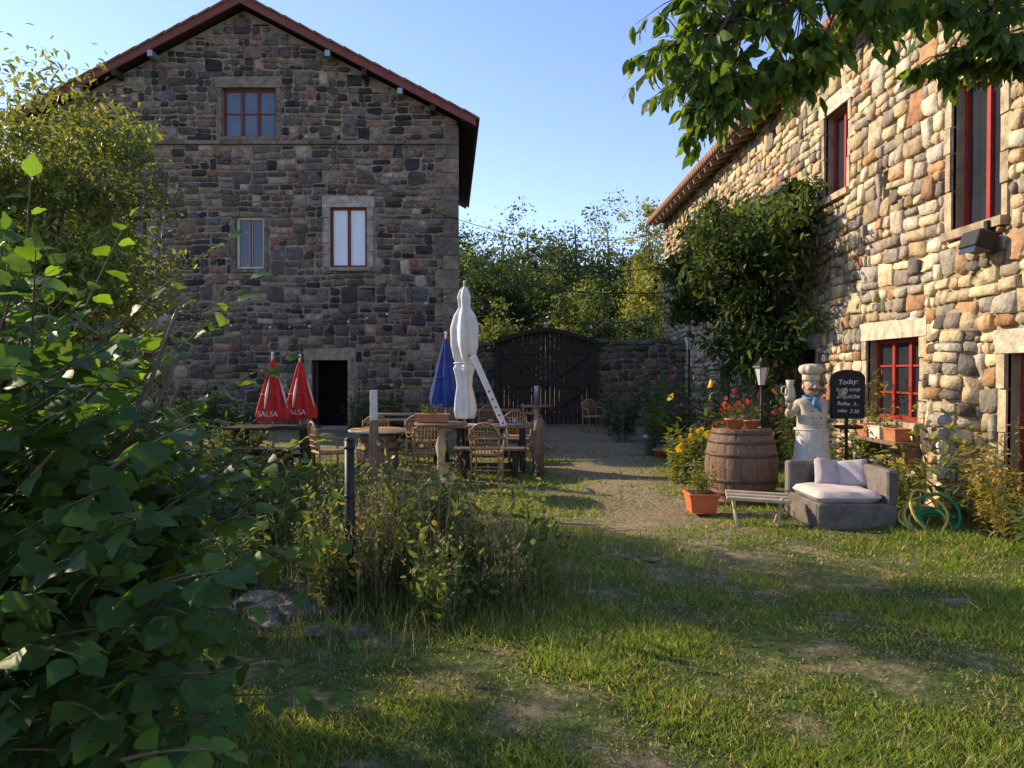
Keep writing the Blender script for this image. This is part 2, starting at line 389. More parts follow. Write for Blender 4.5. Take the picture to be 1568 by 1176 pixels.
# ------------------------------------------------------------------ ground
def ground():
    m=bpy.data.materials.new('lawn_soil'); m.use_nodes=True; nt=m.node_tree;N=nt.nodes;L=nt.links;b=N['Principled BSDF']
    tc=N.new('ShaderNodeTexCoord')
    def noise(s,d=6): 
        n=N.new('ShaderNodeTexNoise'); n.inputs['Scale'].default_value=s;n.inputs['Detail'].default_value=d; n.inputs['Roughness'].default_value=.65; L.new(tc.outputs['Object'],n.inputs['Vector']); return n
    def ramp(src,p0,c0,p1,c1):
        r=N.new('ShaderNodeValToRGB'); L.new(src,r.inputs[0]); e=r.color_ramp.elements; e[0].position=p0;e[0].color=(*c0,1);e[1].position=p1;e[1].color=(*c1,1); return r
    n2=noise(18,8);n3=noise(1.9)
    green=ramp(n2.outputs['Fac'],.35,(.045,.065,.02),.7,(.13,.165,.05))
    straw=ramp(n2.outputs['Fac'],.35,(.18,.135,.08),.7,(.40,.32,.20))
    f=ramp(n3.outputs['Fac'],.50,(0,0,0),.64,(1,1,1))
    sx=N.new('ShaderNodeSeparateXYZ'); L.new(tc.outputs['Object'],sx.inputs[0])
    ma=N.new('ShaderNodeMath'); ma.operation='SUBTRACT'; L.new(sx.outputs[0],ma.inputs[0]); ma.inputs[1].default_value=1.5
    mb=N.new('ShaderNodeMath'); mb.operation='ABSOLUTE'; L.new(ma.outputs[0],mb.inputs[0])
    mr=N.new('ShaderNodeMapRange'); mr.inputs[1].default_value=.3; mr.inputs[2].default_value=1.7; mr.inputs[3].default_value=.9; mr.inputs[4].default_value=0; L.new(mb.outputs[0],mr.inputs[0])
    far=N.new('ShaderNodeMapRange'); far.inputs[1].default_value=4.5; far.inputs[2].default_value=8.5; L.new(sx.outputs[1],far.inputs[0])
    far2=N.new('ShaderNodeMapRange'); far2.inputs[1].default_value=12; far2.inputs[2].default_value=16; L.new(sx.outputs[1],far2.inputs[0])
    mm=N.new('ShaderNodeMath'); mm.operation='MULTIPLY'; L.new(mr.outputs[0],mm.inputs[0]); L.new(far.outputs[0],mm.inputs[1])
    a1=N.new('ShaderNodeMath'); a1.operation='MULTIPLY_ADD'; L.new(far2.outputs[0],a1.inputs[0]); a1.inputs[1].default_value=.6; L.new(mm.outputs[0],a1.inputs[2])
    ad=N.new('ShaderNodeMath'); ad.operation='ADD'; ad.use_clamp=True; L.new(a1.outputs[0],ad.inputs[0]); L.new(f.outputs[0],ad.inputs[1])
    mx=N.new('ShaderNodeMix'); mx.data_type='RGBA'; L.new(ad.outputs[0],mx.inputs[0]); L.new(green.outputs[0],mx.inputs[6]); L.new(straw.outputs[0],mx.inputs[7])
    L.new(mx.outputs[2],b.inputs['Base Color']); b.inputs['Roughness'].default_value=1; b.inputs['Specular IOR Level'].default_value=.05
    bp=N.new('ShaderNodeBump'); bp.inputs['Strength'].default_value=.8; bp.inputs['Distance'].default_value=.04; L.new(n2.outputs['Fac'],bp.inputs['Height']); L.new(bp.outputs[0],b.inputs['Normal'])
    def axis(a,b,lo,hi,st):
        v=[a]; x=lo
        far=[a*(0.5**k) for k in range(1,7) if a*(0.5**k)<lo-5]; v+=far
        while x<=hi: v.append(x); x+=st
        v+=sorted([b*(0.5**k) for k in range(1,7) if b*(0.5**k)>hi+5]); v.append(b); return v
    xs=axis(-1500,1500,-24,24,.3); ys=axis(-1500,1500,-6,34,.3)
    def hz(x,y):
        z=.025*math.sin(x*1.1+.4*y)+.03*math.sin(y*2.1-x*.5)+.012*math.sin(3*x+2*y)
        if y>18: z*=max(0,1-(y-18)/3)
        if y>34: z+= (min(y,120)-34)*.13
        return z
    V=[(x,y,hz(x,y)) for y in ys for x in xs]; nx=len(xs); F=[]
    for j in range(len(ys)-1):
        for i in range(nx-1):
            a=j*nx+i; F.append((a,a+1,a+nx+1,a+nx))
    me=bpy.data.meshes.new('ground'); me.from_pydata(V,[],F); me.materials.append(m)
    for p in me.polygons: p.use_smooth=True
    link(bpy.data.objects.new('ground',me)); return hz
hz=ground()
def hzv(x,y): return .025*np.sin(x*1.1+.4*y)+.03*np.sin(y*2.1-x*.5)+.012*np.sin(3*x+2*y)
def grass():
    rg=np.random.default_rng(3); n=400000
    u=rg.random(n); y=2.0*(15.5/2.0)**(u**.95); x=(rg.random(n)*2-1)*(y*.74+.6)
    pn=np.sin(x*2.1+np.sin(y*1.7)*1.5)+np.sin(y*2.9+np.sin(x*2.3)*1.3)+.8*np.sin(x*6.1+y*4.7)+.6*np.sin(7.3*y-5*x)
    path=np.clip(1.3-np.abs(x-1.5)/1.0,0,1)*np.clip((y-4.8)/3,0,1)
    keep=(rg.random(n)<np.clip(.70+.30*pn,.10,1)*(1-.86*path)*np.clip(1-(y-11)/6,.3,1))&(x<5.1)
    x=x[keep];y=y[keep];pn=pn[keep]; n=len(x); z=hzv(x,y)-.004
    dist=np.sqrt(x*x+y*y)
    h=(.018+.032*rg.random(n)**1.5)*(1+.4*np.clip(pn,-1,1)); tall=rg.random(n)<.015; h[tall]*=2.0
    h*=np.clip(.75+dist*.04,.8,1.3)
    w=.0022+.0010*dist*rg.uniform(.5,1,n)
    a=rg.random(n)*6.283; dx=np.cos(a);dy=np.sin(a); l=h*(.2+1.1*rg.random(n)); la=rg.random(n)*6.283
    V=np.zeros((n,3,3)); V[:,0]=np.stack([x-dx*w,y-dy*w,z],1);V[:,1]=np.stack([x+dx*w,y+dy*w,z],1);V[:,2]=np.stack([x+np.cos(la)*l,y+np.sin(la)*l,z+h],1)
    c=lcol(n,(.115,.18,.04),.35,.5,rg); c*=(1+.12*np.clip(pn,-1.5,1.5))[:,None]
    dry=rg.random(n)<(.14+.14*(pn<-.2)); c[dry]=lcol(dry.sum(),(.40,.32,.17),.3,.1,rg)
    trimesh('grass',V,np.arange(n*3),np.repeat(c,3,axis=0),M['grass'])
grass()
# ------------------------------------------------------------------ stone house
def house():
    e=empty('stone_house'); r=random.Random(5)
    SH=-.085; XR=-7.55; ZR=11.8
    T=lambda u,v,d:(u,21-d,v)
    top=lambda u: ZR-.519*abs(u-XR)
    wins=[(-8.18,-6.66,8.24,9.63),(-7.81,-7.01,4.53,6.0),(-5.14,-4.10,4.57,6.27),(-10.95,-10.1,4.45,6.0),(-5.68,-4.66,0,1.95),(-10.9,-10.2,.95,2.15)]
    ex=[(-8.34,-6.50,8.13,9.93),(-7.97,-6.85,4.42,6.10),(-5.36,-3.88,4.46,6.58),(-11.1,-9.95,4.34,6.15),(-5.9,-4.44,0,2.28),(-11.05,-10.05,.85,2.3)]
    g=Geo(); backing(g,T,-13.54,-1.56,-.1,ZR,wins,'mortar_dark',top)
    x0,x1=-13.54,-1.56; y1=31; s=SH*10; H0=top(x1)
    g.add([(x1,21,-.1),(x1+s,y1,-.1),(x1+s,y1,H0),(x1,21,H0)],[(0,1,2,3)],'mortar_dark')
    g.add([(x0,21,-.1),(x0+s,y1,-.1),(x0+s,y1,H0),(x0,21,H0)],[(0,1,2,3)],'mortar_dark')
    g.add([(x0+s,y1,-.1),(x1+s,y1,-.1),(x1+s,y1,H0),(XR+s,y1,ZR),(x0+s,y1,H0)],[(0,1,2,3,4)],'mortar_dark')
    g.build('walls',e)
    q=Geo(); v=0; k=0; qex=[]
    while v<H0-.35:
        h=r.uniform(.36,.55); w=.62 if k%2 else .38; k+=1
        t=r.uniform(.7,1.15); c=r.choice([(.26,.20,.155),(.21,.175,.14),(.28,.21,.15)]); q.cur=tuple(a*t for a in c)
        q.uvd(T,-1.56-w,-1.52,v+.008,v+h-.008,-.2,.05+r.uniform(0,.015),'stone'); qex.append((-1.56-w,-1.5,v,v+h)); v+=h
    q.build('quoins',e)
    stones('facade_stones',T,-13.54,-1.56,0,ZR,ex+qex+[(-13.6,-1.5,8.02,8.14)],PAL_H,H=(.3,.46),W=(.2,.56),dep=.04,top=top,parent=e,seed=11,gap=.016,jit=.035,inset=.92,cut=(.008,.07))
    Ts=lambda u,v,d:(-1.56+SH*u+d,21+u,v)
    stones('side_stones',Ts,.25,10,0,H0-.05,[],PAL_H,dep=.04,parent=e,seed=12)
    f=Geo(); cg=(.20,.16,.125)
    surround(f,T,*wins[0],cg,r,lint=.3,jw=.13,lc=(.24,.195,.155)); surround(f,T,*wins[1],cg,r,lint=.1,jw=.13)
    surround(f,T,*wins[2],(.42,.36,.30),r,lint=.3,jw=.17); surround(f,T,*wins[3],cg,r,lint=.15,jw=.12)
    surround(f,T,*wins[4],(.36,.29,.21),r,lint=.32,jw=.17,sill=False); surround(f,T,*wins[5],cg,r,lint=.15,jw=.12)
    u=-13.54
    while u<-1.6:
        w=min(r.uniform(.7,1.3),-1.54-u); t=r.uniform(.8,1.15); f.cur=(.22*t,.175*t,.135*t); f.uvd(T,u+.006,u+w-.006,8.03,8.13,-.02,.10,'stone'); u+=w
    f.cur=(1,1,1)
    f.build('stone_surrounds',e)
    w=Geo()
    opening(w,T,*wins[0],3,2,'redbrown','glasssky',depth=.12,fw=.07); opening(w,T,*wins[1],2,1,'whitepaint','glass',depth=.08,fw=.07)
    opening(w,T,*wins[2],2,1,'redbrown','curtain',depth=.06,fw=.07); opening(w,T,*wins[3],2,2,'redbrown','glass')
    opening(w,T,*wins[4],door=True); opening(w,T,*wins[5],2,2,'redbrown','glass')
    w.uvd(T,-7.44,-7.38,4.60,5.93,-.13,-.068,'redbrown')
    w.build('windows',e)
    d=Geo(); d.box((-5.58,21.3,.97),(.06,.5,1.9),'darkwood',rot=(0,0,.1)); d.box((-5.2,20.75,.04),(1.3,.5,.1),'mortar_dark',bev=.02)
    d.build('door',e)
    rf=Geo()
    def prism(xa,za,xb,zb,th,ya,yb,mat):
        p=[]
        for z,off in((0,-th),(0,0)):
            for (x,zz,y) in((xa,za,ya),(xb,zb,ya),(xb,zb,yb),(xa,za,yb)): p.append((x+SH*(y-21),y,zz+off))
        rf.hexa(p,mat)
    zr=ZR+.22; ze=zr-.519*6.5
    prism(XR,zr,XR+6.5,ze,.12,20.62,31.5,'darkwood'); prism(XR,zr,XR-6.5,ze,.12,20.62,31.5,'darkwood')
    prism(XR,zr+.004,XR+6.52,ze-.006,.22,20.56,20.618,'barge'); prism(XR,zr+.004,XR-6.52,ze-.006,.22,20.56,20.618,'barge')
    for sgn in(1,-1):
        for i in range(16):
            a=i/16;b=(i+1)/16+.006
            prism(XR+sgn*6.58*a,zr+.07-.519*6.58*a,XR+sgn*6.58*b,zr+.045-.519*6.58*b,.045,20.5,31.55,'tile')
    for x in(-12.0,-10.0,-5.1,-3.1,-11,-4.1,-2.2):
        zz=zr-.519*abs(x-XR)-.33; rf.box((x,20.8,zz),(.14,.5,.16),'steel' if x in(-12.0,-10.0,-5.1,-3.1) else 'darkwood')
    rf.tube([(XR,20.55,zr+.06),(XR+SH*10.9,31.4,zr+.06)],.1,'tile',8)
    rf.tube([(XR,20.6,zr),(XR,20.6,zr+.5)],.02,'steel',5)
    rf.build('roof',e)
    l=Geo(); l.tube([(-5.05,20.95,2.75),(-5.05,20.7,2.95),(-5.05,20.5,2.85)],.014,'metalblk',6); l.lathe((-5.05,20.5,2.68),[(.16,0),(.13,.05),(.05,.12),(.03,.17)],'metalblk',16)
    l.build('door_lamp',e)
house()
# ------------------------------------------------------------------ right stone building
def barn():
    e=empty('stone_barn'); r=random.Random(9); X0=5.2; YA,YB=6.0,25.2; HT=6.75
    T=lambda u,v,d:(X0-d,u,v)
    wins=[(7.85,8.75,3.25,4.97),(11.45,12.3,4.45,5.8),(9.4,10.8,.95,2.06),(10.22,10.4,4.0,4.4),(6.9,7.75,.3,1.8),(12.6,13.5,.9,2.0),(14.6,15.5,0,2.0),(17.5,18.3,.9,2.0)]
    ex=[(a-.14,b+.14,c-.10 if c>.2 else 0,d+.26) for a,b,c,d in wins]; ex[3]=(10.2,10.42,3.98,4.42)
    g=Geo(); backing(g,T,YA,YB,-.1,HT,wins,'mortar_warm')
    g.add([(X0,YA,-.1),(11,YA,-.1),(11,YA,9),(X0,YA,HT)],[(0,1,2,3)],'mortar_warm'); g.add([(X0,YB,-.1),(11,YB,-.1),(11,YB,9),(X0,YB,HT)],[(0,1,2,3)],'mortar_warm')
    g.add([(11,YA,-.1),(11,YB,-.1),(11,YB,9),(11,YA,9)],[(0,1,2,3)],'mortar_warm')
    g.build('walls',e)
    stones('wall_stones',T,YA,YB,0,HT,ex,PAL_R,H=(.24,.42),W=(.16,.46),dep=.055,parent=e,seed=21,jit=.042,gap=.009,inset=.92,cut=(.006,.075))
    Te=lambda u,v,d:(u,YA-d,v)
    stones('end_stones',Te,X0,11,0,9,[],PAL_R,H=(.27,.42),W=(.2,.46),dep=.05,parent=e,seed=22,top=lambda u:HT+(u-X0)*.38,jit=.03)
    f=Geo(); c=(.47,.38,.26)
    for i,w in enumerate(wins):
        if i==3: continue
        surround(f,T,*w,c,r,lint=.25,jw=.13,sill=w[2]>.2,d=.035,lc=(.60,.53,.42))
    f.build('stone_surrounds',e)
    w=Geo()
    for i,q in enumerate(wins):
        if i==3 : opening(w,T,*q,door=True,matrev='mortar_warm'); continue
        if i==6: opening(w,T,*q,2,1,'redpaint','darkwood',depth=.25,matrev='mortar_warm'); continue
        opening(w,T,*q,cols=(3 if i==2 else 2),rows=(3 if i==2 else 1 if i<2 else 2),frame='redpaint',glass='glass',depth=.13,fw=.055,matrev='mortar_warm')
    w.build('windows',e)
    rf=Geo()
    def slab(x0,z0,x1,z1,th,ya,yb,m):
        rf.hexa([(x0,ya,z0-th),(x1,ya,z1-th),(x1,yb,z1-th),(x0,yb,z0-th),(x0,ya,z0),(x1,ya,z1),(x1,yb,z1),(x0,yb,z0)],m)
    k=.38
    slab(4.72,6.62+.05,11.2,6.67+k*6.48,.05,YA-.3,YB+.3,'wood')
    y=YA
    while y<YB: rf.box((4.98,y,6.64),(.62,.1,.12),'wood',rot=(0,-math.atan(k),0)); y+=.55
    y=YA-.3
    while y<YB+.3:
        rf.tube([(4.64,y,6.72),(7.5,y,6.72+k*2.86),(11.2,y,6.72+k*6.56)],[.1,.09,.09],'tile',7); y+=.19
    rf.build('roof',e)
    l=Geo(); l.box((5.0,7.95,3.0),(.22,.32,.2),'metalblk',bev=.02,rot=(0,.3,0)); l.box((5.13,7.95,3.1),(.12,.06,.25),'metalblk')
    l.box((4.9,7.95,2.96),(.02,.28,.16),'glass',rot=(0,.3,0)); l.build('floodlight',e)
    def Tb(u,v,d):
        k=math.sqrt(max(.02,1-(min(v,2.35)/2.4)**4))
        return (X0+.06-(.34*k+d)*max(0,math.cos(u)),8.62-(.46*(.5+.5*k)+d)*math.sin(u),v)
    stones('buttress_stones',Tb,-1.45,1.45,0,2.3,[],PAL_W[:2]+PAL_R,H=(.24,.34),W=(.5,.9),dep=.05,parent=e,seed=33,gap=.012,inset=.9)
    b=Geo(); vs=[];fs=[]; n=9; zs=[0,.8,1.4,1.9,2.15,2.34]
    for v in zs:
        for i in range(n): vs.append(Tb(-1.5+3*i/(n-1),v,0))
    for j in range(len(zs)-1):
        for i in range(n-1): a=j*n+i; fs.append((a,a+1,a+n+1,a+n))
    b.add(vs,fs,'mortar_warm'); b.build('buttress_core',e)
barn()
# ------------------------------------------------------------------ yard wall + gate
def yard_wall():
    for (a,b,h,sd) in((-1.9,-.42,2.35,41),(2.42,5.2,2.45,42)):
        e=empty('yard_stone_wall'); T=lambda u,v,d:(u,22.1-d,v)
        g=Geo(); g.box(((a+b)/2,22.35,h/2-.03),(b-a,.49,h),'mortar_dark'); g.build('core',e)
        stones('stones',T,a,b,0,h,[],PAL_W,H=(.28,.4),W=(.22,.45),dep=.05,parent=e,seed=sd)
        r=random.Random(sd); c=Geo(); u=a
        while u<b-.05:
            w=min(r.uniform(.3,.55),b-u); c.cur=tuple(x*r.uniform(.7,1.2) for x in(.17,.155,.12)); c.box((u+w/2,22.33,h+.05+r.uniform(-.02,.05)),(w-.02,.6,.14),'stone',bev=.03,rot=(0,r.uniform(-.05,.05),0)); u+=w
        c.build('coping',e)
yard_wall()
def gate():
    e=empty('wooden_gate'); g=Geo(); c=.99; hw=1.36; n=20
    r=random.Random(2)
    for i in range(n):
        x=c-hw+(i+.5)*2*hw/n; h=2.46+.36*(1-abs((x-c)/hw)**1.5)
        g.box((x,21.95+r.uniform(-.006,.006),h/2+.03),(2*hw/n-.012,.05,h-.06),'darkwood')
    for s in(-1,1):
        a=c+s*.06; b=c+s*(hw-.06)
        for z in(.35,1.25,2.2): g.box(((a+b)/2,21.9,z),(hw-.14,.045,.13),'darkwood')
        for z0,z1 in((.4,1.2),(1.3,2.15)):
            L=math.hypot(hw-.2,z1-z0); ang=math.atan2(z1-z0,hw-.2)*s
            g.box(((a+b)/2,21.885,(z0+z1)/2),(L,.04,.1),'darkwood',rot=(0,-ang,0))
        for z in(.35,2.2): g.box((b-s*.25,21.87,z),(.5,.012,.05),'metalblk')
        g.box((c+s*(hw+.07),22.0,1.25),(.16,.25,2.5),'darkwood')
    g.box((c,21.86,1.2),(.05,.03,.25),'metalblk')
    g.build('planks',e)
    a=Geo(); pts=[(c-hw-.16+i*(2*hw+.32)/16,22.0,2.48+.38*(1-abs((i-8)/8)**1.5)) for i in range(17)]
    for p,q in zip(pts[:-1],pts[1:]):
        ang=math.atan2(q[2]-p[2],q[0]-p[0]); a.box(((p[0]+q[0])/2,21.97,(p[2]+q[2])/2),(math.dist(p,q)+.01,.45,.12),'darkwood',rot=(0,-ang,0))
    a.build('gabled_head',e)
gate()
# ------------------------------------------------------------------ trees
def forest():
    rg=np.random.default_rng(77); e=empty('forest'); P=[];D=[];Nn=[];S=[];C=[]; g=Geo(); rr=random.Random(4)
    spots=[]
    for k in range(26): 
        x=-7+k*1.15; spots.append((x+rr.uniform(-.6,.6),rr.uniform(52,60),rr.uniform(8.2,11.6),1))
    for k in range(16):
        y=rr.uniform(42,50); spots.append((-5+k*1.35+rr.uniform(-.5,.5),y,rr.uniform(6.0,9.2),0))
    for k in range(12): spots.append((rr.uniform(-60,-26),rr.uniform(44,65),rr.uniform(8,11),1))
    for k in range(17): spots.append((-3+k*.8+rr.uniform(-.4,.4),rr.uniform(29,35),rr.uniform(3.4,5.6),2))
    for x,y,h,kd in spots:
        b=hz(x,y) ; base=(.040,.072,.026) if rr.random()<.75 else (.075,.11,.036)
        t=rr.uniform(.7,1.25)*(1.15 if kd==1 else 1)
        c=tuple(q*t for q in base)
        A=crown_leaves((x,y,b+h*.54),(h*.25,h*.25,h*.46),38,70,.25 if kd<2 else .17,c,rg,.30,.30,.3,.3)
        P.append(A[0]);D.append(A[1]);Nn.append(A[2]);S.append(A[3]);C.append(A[4])
        g.tube([(x,y,b-.1),(x+.2,y,b+h*.4),(x,y,b+h*.85)],[.2,.15,.04],'bark',6)
    leaves('canopy',np.concatenate(P),np.concatenate(D),np.concatenate(Nn),np.concatenate(S),np.concatenate(C),M['leaf'],LQ,e)
    g.build('trunks',e)
forest()
tree('birch_tree',(7.0,38,hz(7,38)),(7.0,38,6.9),(1.5,1.7,4.4),50,95,.17,(.17,.21,.06),tr=.14,seed=5,clump=.2,yel=.4)
tree('birch_tree',(3.2,36,0),(3.2,36,3.6),(1.0,1.0,2.2),18,90,.15,(.13,.18,.045),tr=.1,seed=6,clump=.3,yel=.5)
tree('ash_tree',(-18.5,29,0),(-18.3,29,8.4),(3.6,3.0,4.3),60,90,.22,(.13,.17,.045),tr=.25,seed=8,clump=.26,yel=.5)
tree('ash_tree',(-25,30,0),(-25,30,6),(3.4,3.4,4.2),50,80,.24,(.10,.14,.04),tr=.25,seed=9,clump=.28)
tree('locust_tree',(-6.3,9.6,0),(-5.6,9.2,3.35),(1.5,1.4,1.7),90,190,.095,(.12,.165,.05),tr=.1,seed=14,tmpl=LL,clump=.24,yel=.4,limbs=16,shell=.35,extra=[((-6.9,9.8,3.6),(1.4,1.4,1.3),36),((-6.2,9.0,2.0),(1.8,1.2,1.2),60)])
tree('shade_tree',(-9.3,12.6,0),(-9.3,12.6,3.3),(1.5,2.0,1.3),18,70,.13,(.09,.13,.035),tr=.14,seed=15,clump=.3)  # unseen tree added to throw a ragged shadow edge across the lawn
tree('shade_tree',(-12,17,0),(-12,16.5,2.4),(2.0,1.6,1.5),40,70,.13,(.08,.12,.03),tr=.14,seed=17,clump=.26)
tree('shade_tree',(-7.6,6.7,0),(-7.6,6.7,3.1),(1.3,1.3,1.4),46,90,.12,(.08,.12,.03),tr=.14,seed=19,clump=.22)  # added out of view, its gappy crown shades the left foreground
tree('climbing_vine',(4.9,13.6,0),(4.25,13.4,3.85),(1.1,1.9,1.2),85,150,.14,(.050,.088,.028),tr=.10,seed=18,clump=.27,yel=.35,limbs=18,tmpl=LL,shell=.3,droop=.7,extra=[((4.5,13.6,2.4),(.75,1.5,1.0),45),((4.8,12.5,4.4),(.4,.7,.6),12),((3.6,14.2,3.4),(.55,.8,1.0),22)])
def cherry():
    e=empty('cherry_tree'); rg=np.random.default_rng(31); g=Geo(); rr=random.Random(3)
    trunk=[(6.2,4.1,-.05),(6.15,4.2,1.3),(5.9,4.4,2.6),(5.3,4.6,3.6),(4.4,4.8,4.15),(3.3,4.95,4.3),(2.3,5.0,4.25),(1.5,5.0,4.05)]
    g.tube(trunk,[.2,.15,.13,.10,.075,.05,.03,.012],'bark',8)
    cl=[((1.45,5,3.95),.34),((1.2,5.1,3.85),.26),((1.9,4.9,4.0),.34),((1.35,5,3.38),.16),((1.5,5.1,3.62),.2),((1.85,5,3.66),.18),((2.3,5,4.1),.26),((2.75,5.0,4.2),.26),((3.15,4.9,4.0),.24),((2.95,5,3.75),.12),((3.5,4.9,3.9),.26),((3.4,5.1,4.4),.3),((1.7,5,4.5),.4),((2.5,5.2,4.7),.4),((4.2,4.9,4.3),.4),((4.9,4.7,4.6),.5),((5.6,4.4,4.6),.6),((1.25,4.9,3.55),.2),((3.6,4.8,3.55),.14),((3.2,4.8,3.72),.16),((2.1,5,3.85),.15),((2.0,5,4.3),.3),((1.3,5,4.2),.28)]
    P=[];S=[];D=[]
    for c,r_ in cl:
        c=Vector(c); i=min(range(len(trunk)),key=lambda k:(Vector(trunk[k])-c).length); s=Vector(trunk[i])
        g.tube([s,s.lerp(c,.5)+Vector((0,0,.06)),c],[.018,.012,.006],'twig',5)
        nt=int(9+42*r_)
        for k in range(nt):
            d=Vector(rdir(1,rg)[0]); d.z=d.z*.7-.3; tip=c+d*r_*rg.uniform(.8,1.9)
            g.tube([c,c.lerp(tip,.6)+Vector((0,0,.03)),tip],[.005,.0035,.002],'twig',4)
            for q in range(9):
                t=rg.uniform(.3,1.05); p=c.lerp(tip,t); P.append(tuple(p)); dd=Vector(rdir(1,rg)[0])*.6+d*.45+Vector((0,0,-.8)); D.append(tuple(dd))
    n=len(P); leaves('foliage',np.array(P),np.array(D),rdir(n,rg)+np.array([[0,-.3,.5]]),.10+.05*rg.random(n),lcol(n,(.07,.125,.03),.35,.6,rg),M['leafbig'],LC,e,True)
    g.build('trunk',e)
cherry()
def hazel():
    e=empty('hazel_bush'); rg=np.random.default_rng(55); rr=random.Random(8); g=Geo(); P=[];D=[];Nn=[];S=[];C=[]
    tips=[]
    for k in range(450):
        Y=rr.uniform(1.55,3.7); ax=rr.uniform(-.86,-.37); 
        azm=.22-max(0,(ax+.69)/.29)*.30; azn=(.08-1.6)/Y
        t=rr.random(); az=azn+(azm-azn)*(t**.85)
        tips.append((Vector((ax*Y,Y,1.6+az*Y)),False))
    for x,y,z in((-.80,3,1.34),(-1.16,3,2.14),(-1.3,2.9,1.85),(-.98,2.6,1.55),(-.62,2.7,.60),(-.60,2.9,.95),(-.76,3,1.1),(-.90,3.1,1.22),(-1.5,2.9,2.2),(-1.75,2.7,2.3),(-1.1,2.7,1.75),(-.66,2.5,.75),(-.70,2.3,.4),(-.8,2.2,.35),(-.9,2.9,1.65),(-1.0,2.8,1.95),(-.8,2.7,1.25),(-.72,2.6,1.0),(-.62,2.5,.5),(-.7,2.6,.85),(-.85,3.1,1.3),(-1.2,3.2,1.9)): tips.append((Vector((x,y,z)),True))
    for tip,long in tips:
        root=Vector((-2.0+rr.uniform(-.3,.3),2.6+rr.uniform(-.4,.4),max(.05,tip.z*rr.uniform(.4,.7))))
        L=(tip-root).length; ln=min(L,.95 if long else rr.uniform(.35,.6)); st=tip+(root-tip).normalized()*ln
        mid=st.lerp(tip,.5)+Vector((0,0,.06*ln)); pts=[]
        for i in range(7):
            t=i/6; a=st.lerp(mid,t);b=mid.lerp(tip,t); pts.append(a.lerp(b,t))
        g.tube(pts,[.006-.0045*i/6 for i in range(7)],'twig',5)
        nl=13 if long else 9
        ax=(tip-st).normalized(); side=ax.cross(Vector((0,0,1))); side.normalize()
        backlit=rr.random()<.3 or long  # backlight on the shoots is put into a lighter leaf colour
        for i in range(nl):
            t=(i+1)/nl*.97+.03; k=min(5,int(t*6)); p=pts[k].lerp(pts[k+1],t*6-k if t<1 else 1)
            sgn=1 if i%2 else -1
            d=side*sgn*rr.uniform(.6,1)+ax*rr.uniform(.2,.8)+Vector((rr.uniform(-.3,.3),rr.uniform(-.3,.3),rr.uniform(-.7,.1)))
            if i==nl-1: d=ax+Vector((0,0,-.3))
            P.append(tuple(p+d.normalized()*.012)); D.append(tuple(d)); Nn.append((rr.uniform(-.9,.9),rr.uniform(-1.0,.5),.9)); s=rr.uniform(.065,.125)*(1.0 if t<.75 else .75)
            S.append(s); b=(.050,.10,.028) if not backlit else (.095,.17,.032); v=rr.uniform(.6,1.25); C.append((b[0]*v,b[1]*v,b[2]*v))
    for k in range(16):
        a=rr.uniform(0,6.28); b0=Vector((-2.0+.25*math.cos(a),2.6+.3*math.sin(a),-.03)); t=Vector((-2.1+.9*math.cos(a),2.6+.8*math.sin(a),rr.uniform(1.2,2.0)))
        g.tube([b0,b0.lerp(t,.5)+Vector((0,0,.2)),t],[.02,.014,.007],'twig',6)
    leaves('foliage',np.array(P),np.array(D),np.array(Nn),np.array(S),np.array(C),M['leafbig'],LB,e,True)
    g.build('stems',e)
    A=crown_leaves((-2.1,2.75,.85),(.95,1.0,.95),70,40,.09,(.045,.085,.025),rg,.3,.2,.4,.2)
    k=(A[0][:,0]<-.40*A[0][:,1]-.08)&(A[0][:,2]>.03)&(A[0][:,1]>1.5)
    leaves('inner_foliage',A[0][k],A[1][k],A[2][k],A[3][k],A[4][k],M['leafbig'],LB,e,True)
hazel()
# ------------------------------------------------------------------ plants
def plant(name,x,y,h,spread,nst,ls,col,seed,flower=None,nf=0,fs=.03,z0=0,tmpl=LL,yel=.4,per=14,lean=.5):
    e=empty(name); rr=random.Random(seed); rg=np.random.default_rng(seed); items=[];P=[];D=[];FP=[]
    for i in range(nst):
        a=rr.uniform(0,6.28); r=spread*math.sqrt(rr.random()); bx=x+r*.5*math.cos(a);by=y+r*.5*math.sin(a); hh=h*rr.uniform(.45,1.1); b=spread*lean*rr.uniform(.3,1.2)
        d=(math.cos(a),math.sin(a),0); items.append(((bx,by,z0-.01),d,hh,.004+.002*h,b,(.14,.15,.06)))
        for k in range(per):
            t=rr.uniform(.12,1); p=(bx+d[0]*b*t*t,by+d[1]*b*t*t,z0+hh*t*(1-.15*t*abs(b)/hh)); P.append(p); v=rdir(1,rg)[0]; D.append((v[0]+d[0]*.4,v[1]+d[1]*.4,v[2]*.5+.1))
        if flower and i<nf: FP.append((bx+d[0]*b,by+d[1]*b,z0+hh*(1-.15*abs(b)/hh)+.01))
    n=len(P); ribbons('stems',items,M['dry'],e)
    leaves('foliage',np.array(P),np.array(D),rdir(n,rg)*.6+np.array([[0,0,1]]),ls*(.6+.8*rg.random(n)),lcol(n,col,.35,yel,rg),M['leaf'],tmpl,e)
    if FP:
        FP=np.repeat(np.array(FP),2,axis=0)+rg.normal(size=(len(FP)*2,3))*fs*.3; n=len(FP); leaves('blossoms',FP,rdir(n,rg),rdir(n,rg)+np.array([[0,-1,.4]]),fs*2*(.7+.6*rg.random(n)),lcol(n,flower,.2,.0,rg),M['flower'],LF,e)
    return e
G1=(.075,.12,.035);G2=(.058,.092,.03);G3=(.15,.18,.05)
